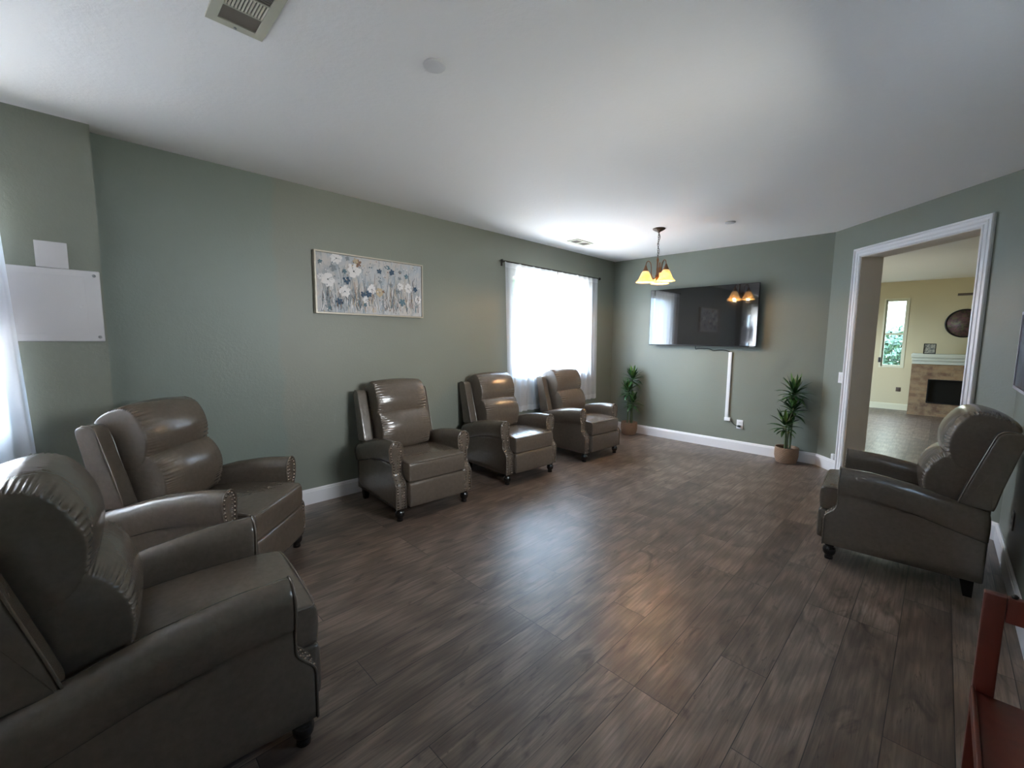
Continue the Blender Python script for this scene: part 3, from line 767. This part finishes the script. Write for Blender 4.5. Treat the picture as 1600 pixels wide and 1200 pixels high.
# ------------------------------------------------------------------ white access cover on the chase
r_ = empty('access_cover', (-XB, 0, 0)); tag(r_, 'white painted rectangular access cover on the green wall beside the left curtain', 'wall cover')
MB().rbox(.0005, .014, -.62, .104, 1.408, 1.828, .006).build('cover_panel', 'plate', r_)
MB().rbox(.0145, .0165, -.58, .035, 1.45, 1.79, .001).build('inner_door', 'plate', r_)
for (y, z) in ((.078, 1.800), (.082, 1.435), (-.59, 1.80), (-.59, 1.435)):
    MB().tube([(.0142, y, z), (.0175, y, z)], .009, 12).build('screw', 'screw', r_)
MB().rbox(.0168, .020, .005, .022, 1.60, 1.625, .001).build('latch', 'plate', r_)
tag(MB().rbox(-XB+.0005, -XB+.010, -.155, -.024, 1.829, 1.976, .002).build('cover_extension', 'plate'), 'small white square plate directly on top of the white access cover', 'wall cover')

# ------------------------------------------------------------------ painting
pa = empty('flower_painting', (-XL, 1.94, 1.912)); tag(pa, 'wide framed painting of white and navy wildflowers on the green wall', 'painting')
hw_, hh_ = .528, .262; fr = MB()
for (y0, y1, z0, z1) in ((-hw_, hw_, hh_-.012, hh_), (-hw_, hw_, -hh_, -hh_+.012), (-hw_, -hw_+.012, -hh_+.012, hh_-.012), (hw_-.012, hw_, -hh_+.012, hh_-.012)): fr.box(.0005, .045, y0, y1, z0, z1)
fr.build('frame', 'frame_champagne', pa)
cv = MB().box(.001, .034, -hw_+.014, hw_-.014, -hh_+.014, hh_-.014).build('canvas', 'canvas', pa)
PM = ['paint_white', 'paint_navy', 'paint_teal', 'paint_grey', 'paint_brown', 'paint_tan', 'paint_dark']
fl = MB(); rnd = random.Random(5)
def uv(X, Y):
    u = (X-110)/1370; yt = 115+195*u; yb = 910+60*u; v = (yb-Y)/(yb-yt)
    return -hw_+.016 + u*(2*hw_-.032), -hh_+.016 + v*(2*hh_-.032)
lay = [0.0345]
def poly(pts, mi):
    lay[0] += .000012; x = lay[0]
    pts = [(x, max(-hw_+.015, min(hw_-.015, y)), max(-hh_+.015, min(hh_-.015, z))) for y, z in pts]
    fl.add(pts, [list(range(len(pts)))], mi)
def stroke(X0, Y0, X1_, Y1_, w_, mi, bend=0):
    a = Vector(uv(X0, Y0)); b = Vector(uv(X1_, Y1_)); d_ = b-a; n_ = Vector((-d_.y, d_.x)).normalized()
    L_ = []; R2 = []
    for k in range(7):
        t = k/6; c = a + d_*t + n_*(bend*math.sin(PI*t)); ww = w_*(1-.6*t); L_.append(c+n_*ww); R2.append(c-n_*ww)
    poly([(p.x, p.y) for p in L_+R2[::-1]], mi)
def flower(X, Y, r, mi, petals=7, center=6, cr=.18):
    c = Vector(uv(X, Y)); a0 = rnd.uniform(0, 6)
    for k in range(petals):
        a = a0 + 2*PI*k/petals + rnd.uniform(-.15, .15); rr = r*rnd.uniform(.8, 1.1); pts = []
        for m_ in range(9):
            q = 2*PI*m_/9; px = rr*.52 + rr*.5*math.cos(q); py = rr*.36*math.sin(q)*rnd.uniform(.6, 1.25)
            pts.append((c.x + px*math.cos(a)-py*math.sin(a), c.y + px*math.sin(a)+py*math.cos(a)))
        poly(pts, mi)
    if center is not None:
        poly([(c.x + r*cr*math.cos(2*PI*m_/8)*rnd.uniform(.8, 1.2), c.y + r*cr*math.sin(2*PI*m_/8)) for m_ in range(8)], center)
for k in range(230):
    X = rnd.uniform(130, 1450); Y = rnd.uniform(760, 930); hgt = rnd.uniform(60, 420)
    stroke(X, Y, X+rnd.uniform(-60, 60), Y-hgt, rnd.uniform(.0010, .0045), rnd.choice([2, 3, 3, 3, 5, 4, 0, 0, 0]), rnd.uniform(-.012, .012))
for a in ((400, 560, 340, 230), (400, 400, 440, 290), (590, 900, 515, 430), (965, 700, 1010, 430), (920, 940, 915, 640), (955, 900, 985, 680), (440, 900, 430, 640), (780, 860, 740, 690), (1270, 940, 1180, 640), (1345, 560, 1390, 460), (1090, 940, 1130, 640), (500, 760, 440, 660)):
    stroke(*a, .0024, rnd.choice([2, 3, 6]), rnd.uniform(-.01, .01))
for (X, Y, r, mi) in ((340, 200, .060, 0), (545, 370, .078, 0), (235, 480, .072, 0), (430, 640, .060, 0), (770, 610, .050, 0), (690, 750, .036, 0), (1160, 570, .045, 0), (1275, 600, .052, 0), (1425, 745, .048, 0), (870, 650, .048, 5), (150, 440, .035, 0)):
    flower(X, Y, r*.9, mi, 7, None); flower(X, Y, r*.72, mi, 6, 6 if mi == 0 else 4, .14)
    for k in range(5): stroke(X, Y, X+rnd.uniform(-60, 60), Y+rnd.uniform(-60, 60), .0012, 3, 0)
for (X, Y, r, mi, ce) in ((455, 490, .036, 1, None), (360, 775, .038, 1, None), (655, 680, .028, 1, None), (725, 680, .034, 1, None), (875, 365, .026, 1, None), (990, 320, .024, 2, None), (1045, 385, .032, 1, None), (1380, 610, .028, 1, None), (1185, 780, .038, 2, None), (300, 325, .034, 3, None), (150, 245, .022, 2, None), (470, 200, .022, 3, None), (1255, 440, .026, 2, None), (1165, 380, .018, 3, None), (1155, 470, .020, 3, 6), (1030, 550, .026, 3, 4), (1130, 640, .026, 3, 6), (430, 370, .022, 2, None), (600, 265, .036, 4, None), (570, 230, .028, 5, None), (880, 510, .020, 3, None), (250, 860, .020, 2, None), (680, 820, .018, 2, None), (920, 640, .016, 4, 6), (1430, 750, .012, 4, 6)):
    flower(X, Y, r, mi, 5, ce)
for k in range(240):
    X = rnd.uniform(125, 1460); Y = rnd.uniform(240, 930); c = Vector(uv(X, Y)); r = rnd.uniform(.002, .008); a0 = rnd.uniform(0, 3)
    poly([(c.x + r*rnd.uniform(.5, 1.1)*math.cos(a0+2*PI*m_/7), c.y + r*rnd.uniform(.5, 1.3)*math.sin(a0+2*PI*m_/7)) for m_ in range(7)], rnd.choice([0, 0, 0, 3, 3, 5, 2, 4]))
for k in range(50):
    X = rnd.uniform(130, 1450); Y = rnd.uniform(700, 930)
    stroke(X, Y, X+rnd.uniform(-40, 40), Y-rnd.uniform(50, 160), rnd.uniform(.001, .003), rnd.choice([2, 3, 6, 0, 4]), rnd.uniform(-.012, .012))
fl.build('painted_image', PM, cv, normals=False)

# ------------------------------------------------------------------ ceiling fittings
vt = empty('ceiling_vent', (-1.93, .515, H)); tag(vt, 'beige three-section ceiling register at the top left', 'vent')
bx0, bx1, by0, by1 = -.178, .178, -.097, .100; m = MB()
ox, oy = .036, .034
for (a, b, c, d) in ((bx0, bx1, by0, by0+oy), (bx0, bx1, by1-oy, by1), (bx0, bx0+ox, by0+oy, by1-oy), (bx1-ox, bx1, by0+oy, by1-oy)): m.box(a, b, c, d, -.011, -.0005)
for x_ in (-.048, .048): m.box(x_-.003, x_+.003, by0+oy, by1-oy, -.011, -.0005)
m.build('frame', 'beige_vent', vt)
MB().box(bx0+ox, bx1-ox, by0+oy, by1-oy, -.0018, -.0006).build('duct_backing', 'dark', vt)
m = MB()
for k in range(9): # first section, slats almost closed
    x_ = bx0+ox+.004+k*.0098
    m.add([(x_, by0+oy, -.009), (x_+.0095, by0+oy, -.005), (x_+.0095, by1-oy, -.005), (x_, by1-oy, -.009), (x_, by0+oy, -.008), (x_+.0095, by0+oy, -.004), (x_+.0095, by1-oy, -.004), (x_, by1-oy, -.008)], [(0, 1, 2, 3), (7, 6, 5, 4), (0, 4, 5, 1), (1, 5, 6, 2), (2, 6, 7, 3), (3, 7, 4, 0)])
m.build('slats', 'vent_grey', vt)
m = MB()
for k in range(12):
    y_ = by0+oy+.003+k*.0108
    m.box(-.045, .045, y_, y_+.006, -.010, -.003)
m.build('slats', 'vent_slat', vt)
m = MB()
for k in range(8):
    x_ = .052+k*.0112; m.box(x_, x_+.003, by0+oy, by1-oy, -.009, -.003)
m.build('slats', 'vent_grey', vt)
MB().tube([(bx0+.014, 0, -.011), (bx0+.014, 0, -.014)], .005, 10).build('screw', 'screw', vt)
v2 = empty('ceiling_vent', (-3.36, 4.56, H)); tag(v2, 'small beige ceiling register above the curtained window', 'vent')
m = MB()
for (a, b, c, d) in ((-.08, .08, -.17, -.145), (-.08, .08, .145, .17), (-.08, -.055, -.145, .145), (.055, .08, -.145, .145), (-.055, .055, -.02, .02)): m.box(a, b, c, d, -.010, -.0005)
m.build('frame', 'beige_vent', v2); MB().box(-.055, .055, -.145, .145, -.0016, -.0006).build('duct_backing', 'dark', v2)
m = MB()
for sg in (-1, 1):
    for k in range(9): y_ = sg*(.03+k*.0125); m.box(-.055, .055, y_-.002, y_+.002, -.008, -.002)
m.build('slats', 'vent_grey', v2)
for (x, y, lab) in ((-1.73, 1.213, 'flat round white cover plate on the ceiling in the upper middle'), (-1.67, 4.854, 'small round cover plate on the ceiling to the right of the chandelier')):
    c = MB().lathe([(.012, -.0005), (.048, -.0005), (.050, -.004), (.049, -.010), (.045, -.012), (.001, -.012)], 36, c=(x, y, H)); c = c.build('ceiling_cover_plate', 'disc_white'); tag(c, lab, 'cover plate')

# ------------------------------------------------------------------ chandelier
CX, CY = -2.33, 4.607
ch = empty('chandelier', (CX, CY, H)); tag(ch, 'small copper chandelier with glowing amber bell shades in front of the television', 'chandelier')
MB().lathe([(.001, -.045), (.010, -.044), (.016, -.036), (.045, -.022), (.066, -.010), (.068, -.0005)], 32).build('canopy', 'canopy', ch)
m = MB(); z = -.045; k = 0
while z > -.29:
    pts = [(.008*math.cos(q)*(1 if k % 2 else 0), .008*math.cos(q)*(0 if k % 2 else 1), z-.014+.016*math.sin(q)) for q in [2*PI*i/14 for i in range(14)]]
    m.tube(pts, .0024, 6, closed=True); z -= .024; k += 1
m.build('chain', 'canopy', ch)
MB().tube(spline([(.0, 0, -.04), (.016, .004, -.10), (-.004, -.012, -.17), (.016, 0, -.24), (0, 0, -.30)], 30), .0028, 6).build('lamp_cord', 'canopy', ch)
MB().lathe([(.001, -.585), (.010, -.580), (.014, -.565), (.009, -.55), (.020, -.535), (.024, -.515), (.012, -.495), (.009, -.47), (.012, -.44), (.008, -.41), (.010, -.36), (.014, -.34), (.006, -.31), (.001, -.30)], 20).build('column', 'bronze', ch)
toward = math.atan2(-CY, -CX)
for k, a in enumerate((-75, 45, 165)):
    q = toward + math.radians(a) ; R_ = .128; dx, dy = math.cos(q), math.sin(q)
    prof = [(.012, -.53), (.04, -.545), (.062, -.50), (.066, -.43), (.075, -.375), (.10, -.352), (.122, -.372), (.128, -.42)]
    MB().tube(spline([(r*dx, r*dy, z) for r, z in prof], 36), .0052, 8).build('lamp_arm', 'bronze', ch)
    lx, ly = R_*dx, R_*dy
    cup = MB().lathe([(.030, -.468), (.032, -.455), (.024, -.44), (.016, -.42), (.010, -.40), (.001, -.395)], 20, c=(lx, ly, 0)); cup.build('shade_holder', 'bronze', ch)
    out = [(.030, -.462), (.040, -.475), (.052, -.50), (.066, -.535), (.080, -.56), (.098, -.578), (.103, -.583)]
    prof = out + [(.100, -.5855)] + [(r-.004, z-.002) for r, z in out[::-1][1:]]
    sh = MB().lathe(prof, 32, c=(lx, ly, 0), caps=False).build('lamp_shade', 'shade', ch)
    MB().lathe([(.001, -.565), (.016, -.556), (.024, -.538), (.024, -.52), (.014, -.495), (.012, -.470)], 16, c=(lx, ly, 0)).build('light_bulb', 'bulb', ch)
    l = bpy.data.lights.new('bulb_light', 'POINT'); l.energy = 1.0; l.color = (1.0, 0.60, 0.28); l.shadow_soft_size = .010
    lo = bpy.data.objects.new('bulb_light', l); COL.objects.link(lo); lo.location = (CX+lx, CY+ly, H-.578)

# ------------------------------------------------------------------ potted dracaenas
def leaf(mb, base, az, el, L_, wd, droop, mi):
    n = 7; vs = []; p = Vector(base); d_ = Vector((math.cos(az)*math.cos(el), math.sin(az)*math.cos(el), math.sin(el)))
    side = Vector((-math.sin(az), math.cos(az), 0))
    for k in range(n+1):
        t = k/n; ww = wd*(math.sin(PI*min(1, .18+.82*t))**.7 if t < 1 else 0)*(1 if t > .15 else .55+3*t)
        up = side.cross(d_).normalized()
        vs += [tuple(p - side*ww + up*ww*.35), tuple(p), tuple(p + side*ww + up*ww*.35)]
        p = p + d_*(L_/n); d_ = (d_ + Vector((0, 0, -droop/n*(1+t)))).normalized()
    fs = [];
    for k in range(n):
        a = 3*k; fs += [(a, a+1, a+4, a+3), (a+1, a+2, a+5, a+4)]
    mb.add(vs, fs, mi, True)
def plant(x, y, heads, canes, seed, label, pr=.118, ph=.185):
    rnd = random.Random(seed); root = empty('potted_dracaena', (x, y, 0)); tag(root, label, 'plant')
    prof = []
    rows_ = 13
    for k in range(rows_*4+1):
        t = k/(rows_*4); r = (pr-.022) + .022*min(1, t*2.2)**.7 - .004*max(0, t-.8)*5*.3; r += .0055*abs(math.sin(PI*k/4)); prof.append((r, .002+t*(ph-.002)))
    wob = lambda q, z: 1 + .026*math.sin(26*q + (PI if int(z/(ph/rows_)) % 2 else 0))
    prof2 = [(.001, .002)] + prof + [(pr+.004, ph+.003), (pr+.002, ph+.008), (pr-.006, ph+.004), (pr-.010, ph-.02), (pr-.012, ph-.03)]
    MB().lathe(prof2, 104, rf=wob, caps=False).build('basket', 'basket', root)
    MB().lathe([(.001, ph-.04), (pr-.013, ph-.035), (pr-.013, ph-.028), (.001, ph-.024)], 30).build('soil', 'soil', root)
    for (x0, y0, x1, y1, z1) in canes:
        pts = spline([(x0, y0, ph-.03), (x0*.8+x1*.2, y0*.8+y1*.2, ph+(z1-ph)*.4), (x1, y1, z1)], 12)
        cm = MB().tube(pts, [.0125-.003*i/11 for i in range(12)], 9)
        for i in range(2, 11, 1): p = pts[i]; cm.tube([p-Vector((0, 0, .002)), p+Vector((0, 0, .002))], .0135-.003*i/11, 9)
        cm.build('cane', 'cane', root)
    for (hx, hy, hz, n_, L_, tipn) in heads:
        fo = MB()
        n_ = int(n_*1.25)
        for k in range(n_):
            t = k/n_; az = k*2.39996 + rnd.uniform(-.2, .2); el = math.radians(-8 + 88*t + rnd.uniform(-8, 8))
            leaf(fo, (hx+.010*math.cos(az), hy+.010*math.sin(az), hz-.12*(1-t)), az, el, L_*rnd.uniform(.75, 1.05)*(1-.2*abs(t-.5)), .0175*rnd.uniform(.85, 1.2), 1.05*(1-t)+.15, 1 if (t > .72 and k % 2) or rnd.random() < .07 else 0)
        fo.tube([(hx, hy, hz-.13), (hx, hy, hz-.02)], [.011, .007], 8, mi=2)
        lim = YF - .012 - y
        fo.v = [(a_, (b_ if b_ < lim-.06 else lim-.06+.06*math.tanh((b_-lim+.06)/.06)), c_) for a_, b_, c_ in fo.v]
        limx = -XL + .012 - x
        fo.v = [((a_ if a_ > limx+.06 else limx+.06-.06*math.tanh((limx+.06-a_)/.06)), b_, c_) for a_, b_, c_ in fo.v]
        fo.build('leaf_rosette', ['leaf', 'leaf_light', 'cane_tip'], root, normals=False)
    return root
RV = (.707, .707)
def lat(a, b=0): return (a*.707 - b*.707, a*.707 + b*.707)
h1, h2, h3 = lat(.055, .0), lat(.055, .01), lat(-.035, -.03)
c1, c2 = lat(.02, .01), lat(-.03, -.02)
plant(-1.235, 5.925, [(*lat(.045), .90, 34, .225, 0), (*lat(.055, .02), .69, 30, .19, 0), (*lat(-.05, -.02), .515, 22, .20, 0)],
      [(*lat(.035), *lat(.045), .86), (*lat(.015, .03), *lat(.05, .02), .63), (*lat(-.035, -.02), *lat(-.045, -.02), .46)], 4,
      'dracaena plant in a woven basket on the far wall just left of the doorway')
plant(-3.335, 5.905, [(*lat(.025), .92, 34, .20, 0), (*lat(-.04, -.01), .73, 30, .19, 0), (*lat(.03, -.02), .55, 24, .20, 0)],
      [(*lat(.02), *lat(.025), .88), (*lat(-.03, -.01), *lat(-.04, -.01), .68), (*lat(.035, -.02), *lat(.03, -.02), .50)], 12,
      'dracaena plant in a woven basket in the far left corner behind the last recliner', pr=.115, ph=.19)

# ------------------------------------------------------------------ red wooden stand, lower right
st = empty('wooden_shelf_stand', (.145, 1.0, 0)); tag(st, 'dark red stained wooden shelf stand at the bottom right, mostly out of frame', 'shelf')
zt = .72; xa, xb_ = .0, .225; ya, yb = .0, .87
for (x_, y_) in ((xa, yb-.03), (xb_-.04, yb-.03), (xa, ya), (xb_-.04, ya)):
    MB().rbox(x_, x_+(.045 if x_ == xa else .04), y_, y_+.03, 0, zt, .003).build('post', 'redwood', st)
for y_ in (ya, yb-.03): MB().rbox(xa+.046, xb_-.041, y_+.002, y_+.028, zt-.075, zt, .003).build('top_rail', 'redwood', st)
for z_ in (.40, .12):
    s_ = MB().rbox(xa+.008, xb_-.002, ya+.031, yb-.031, z_-.012, z_+.008, .002).build('shelf', 'redwood', st)
    MB().rbox(xa-.004, xa+.007, ya+.031, yb-.031, z_-.02, z_+.022, .003).build('front_lip', 'redwood', s_)
MB().lathe([(.001, 0), (.007, .0), (.008, .006), (.004, .010), (.001, .011)], 12, c=(.06, yb-.015, zt+.0005)).build('screw_cap', 'black', st)

# ------------------------------------------------------------------ picture on the right wall
rp = empty('wall_picture', (XR, 4.56, 1.147)); tag(rp, 'framed picture with pale grey edge cut off at the right side of the view', 'picture')
m = MB(); Lp, Hp = 1.35, .52
m.box(-.033, -.0005, -Lp, 0, 0, .02); m.box(-.033, -.0005, -Lp, 0, Hp-.02, Hp); m.box(-.033, -.0005, -.02, 0, .02, Hp-.02); m.box(-.033, -.0005, -Lp, -Lp+.02, .02, Hp-.02)
m.build('frame', 'grey_frame', rp); MB().box(-.026, -.001, -Lp+.021, -.021, .021, Hp-.021).build('print', 'dark_print', rp)

# ------------------------------------------------------------------ room beyond: fireplace and decor
fp = empty('fireplace', (0, YL, 0)); tag(fp, 'stacked tan brick fireplace with dark firebox seen through the doorway', 'fireplace')
fy = -.58; m = MB()
fx0, fx1, ox0, ox1, oz0, oz1 = -.425, 1.55, -.165, .99, .26, .735
m.box(fx0, ox0, fy, -.018, 0, 1.03); m.box(ox1, fx1, fy, -.018, 0, 1.03); m.box(ox0, ox1, fy, -.018, 0, oz0); m.box(ox0, ox1, fy, -.018, oz1, 1.03)
m.build('brick_surround', 'brick', fp)
MB().box(ox0+.001, ox1-.001, fy+.06, -.02, oz0+.001, oz1-.001).build('firebox', 'firebox', fp)
m = MB()
for (a, b, c, d) in ((ox0, ox1, oz1-.02, oz1), (ox0, ox1, oz0, oz0+.02), (ox0, ox0+.02, oz0+.02, oz1-.02), (ox1-.02, ox1, oz0+.02, oz1-.02)): m.box(a, b, fy-.012, fy-.0005, c, d)
m.build('firebox_frame', 'black', fp)
m = MB(); m.rbox(fx0-.02, fx1+.02, fy-.09, -.018, 1.16, 1.235, .006); m.rbox(fx0-.008, fx1+.01, fy-.06, -.018, 1.10, 1.159, .006); m.rbox(fx0-.001, fx1+.003, fy-.03, -.018, 1.031, 1.099, .006)
m.build('mantel', 'mantel', fp)
pf = empty('photo_frame', (-.19, YL-.52, 1.236)); tag(pf, 'small square black framed photo standing on the mantel', 'photo frame')
m = MB()
for (a, b, c, d) in ((-.09, .09, 0, .014), (-.09, .09, .19, .204), (-.09, -.076, .014, .19), (.076, .09, .014, .19)): m.box(a, b, -.012, .006, c, d)
m.build('frame', 'black', pf); MB().box(-.0755, .0755, -.006, .004, .0145, .1895).build('photo', 'photo_print', pf)
ck = MB(); R_ = .27; cx, cz = .26, 1.85
ck.tube([(cx, YL-.0005, cz), (cx, YL-.028, cz)], R_, 48, mi=1)
wd = empty('round_wall_decor'); tag(wd, 'round dark wall plaque with a floral print above the mantel', 'wall decor')
ck.build('printed_disc', ['floral_disc', 'floral_disc'], wd)
MB().tube([(cx+R_*math.cos(q), YL-.03, cz+R_*math.sin(q)) for q in [2*PI*i/48 for i in range(48)]], .014, 8, closed=True).build('rim', 'black', wd)
fan = empty('ceiling_fan', (.78, 9.5, 2.75)); tag(fan, 'dark ceiling fan whose blade tip shows near the doorway right casing', 'ceiling fan')
MB().lathe([(.001, -.70), (.09, -.69), (.11, -.62), (.10, -.54), (.05, -.51), (.015, -.50), (.013, -.06), (.06, -.03), (.07, -.0005)], 24).build('motor', 'canopy', fan)
for k in range(5):
    a = PI + 2*PI*k/5; ca, sa = math.cos(a), math.sin(a); Tf = lambda x, y, z: (x*ca-y*sa, x*sa+y*ca, z + y*.18)
    MB().rbox(.112, .69, -.06, .06, -.565, -.557, .003, T=Tf).build('blade', 'canopy', fan)
r_ = empty('wall_outlet'); MB().rbox(-.66, -.58, YL-.008, YL-.0005, .40, .49, .002).build('cover_plate', 'canopy', r_); tag(r_, 'small brown outlet plate low on the cream wall left of the fireplace', 'outlet')

# ------------------------------------------------------------------ outside
fn = empty('garden_fence', (-6.4, 0, -.3)); tag(fn, 'tan wooden fence seen through the sheer curtains', 'fence')
m = MB(); y = -4.0; rnd = random.Random(2)
while y < 16: m.box(-.01, .012, y, y+.142, 0, 1.565+rnd.uniform(-.004, .004)); y += .147
m.build('boards', 'fence', fn)
MB().box(-.03, .04, -4.0, 16, 1.572, 1.60).build('cap_rail', 'white', fn)
def tree(name, x, y, trunk_h, R_, hz, n_, mat, label, seed, lsz=.11):
    rnd = random.Random(seed); root = empty(name, (x, y, -.3)); tag(root, label, 'tree')
    MB().tube([(0, 0, 0), (.05, 0, trunk_h*.5), (0, .05, trunk_h)], [.12, .09, .06], 8).build('trunk', 'trunk', root)
    cr = MB()
    for k in range(n_):
        a, b = rnd.uniform(0, 2*PI), math.acos(rnd.uniform(-1, 1)); rr = R_*rnd.uniform(.35, 1)**.6
        c = Vector((rr*math.sin(b)*math.cos(a), rr*math.sin(b)*math.sin(a), trunk_h + hz*.6 + rr*hz/R_*math.cos(b)))
        u = Vector((rnd.uniform(-1, 1), rnd.uniform(-1, 1), rnd.uniform(-1, 1))).normalized(); v = u.orthogonal().normalized(); s_ = lsz*rnd.uniform(.6, 1.3)
        cr.add([c+u*s_, c+v*s_*.5, c-u*s_, c-v*s_*.5], [(0, 1, 2, 3)])
    cr.build('crown', mat, root, normals=False)
tree('garden_tree', -9.0, 8.0, 2.0, 1.7, 1.8, 2600, 'tree', 'leafy green tree beyond the fence, nearer end of the curtained window', 3, .13)
tree('garden_tree', -8.4, 11.5, 2.2, 1.6, 1.7, 2200, 'tree', 'leafy green tree beyond the fence, farther end of the curtained window', 6, .13)
tree('garden_tree', -.75, 15.6, 1.0, .75, .75, 1500, 'tree_blue', 'blue green bushy tree outside the narrow window of the room beyond', 8, .09)
nh = empty('neighbour_house', (0, 0, -.3)); tag(nh, 'pale yellow neighbouring house outside the narrow window of the room beyond', 'house')
MB().box(-8, 6, 20, 26, 0, 5.0).build('house_wall', 'stucco', nh)
m = MB(); m.add([(-8.6, 19.4, 4.9), (6.6, 19.4, 4.9), (6.6, 23, 7), (-8.6, 23, 7), (-8.6, 26.6, 4.9), (6.6, 26.6, 4.9)], [(0, 1, 2, 3), (3, 2, 5, 4), (0, 3, 4), (1, 5, 2), (0, 4, 5, 1)]).build('house_roof', 'roof', nh)
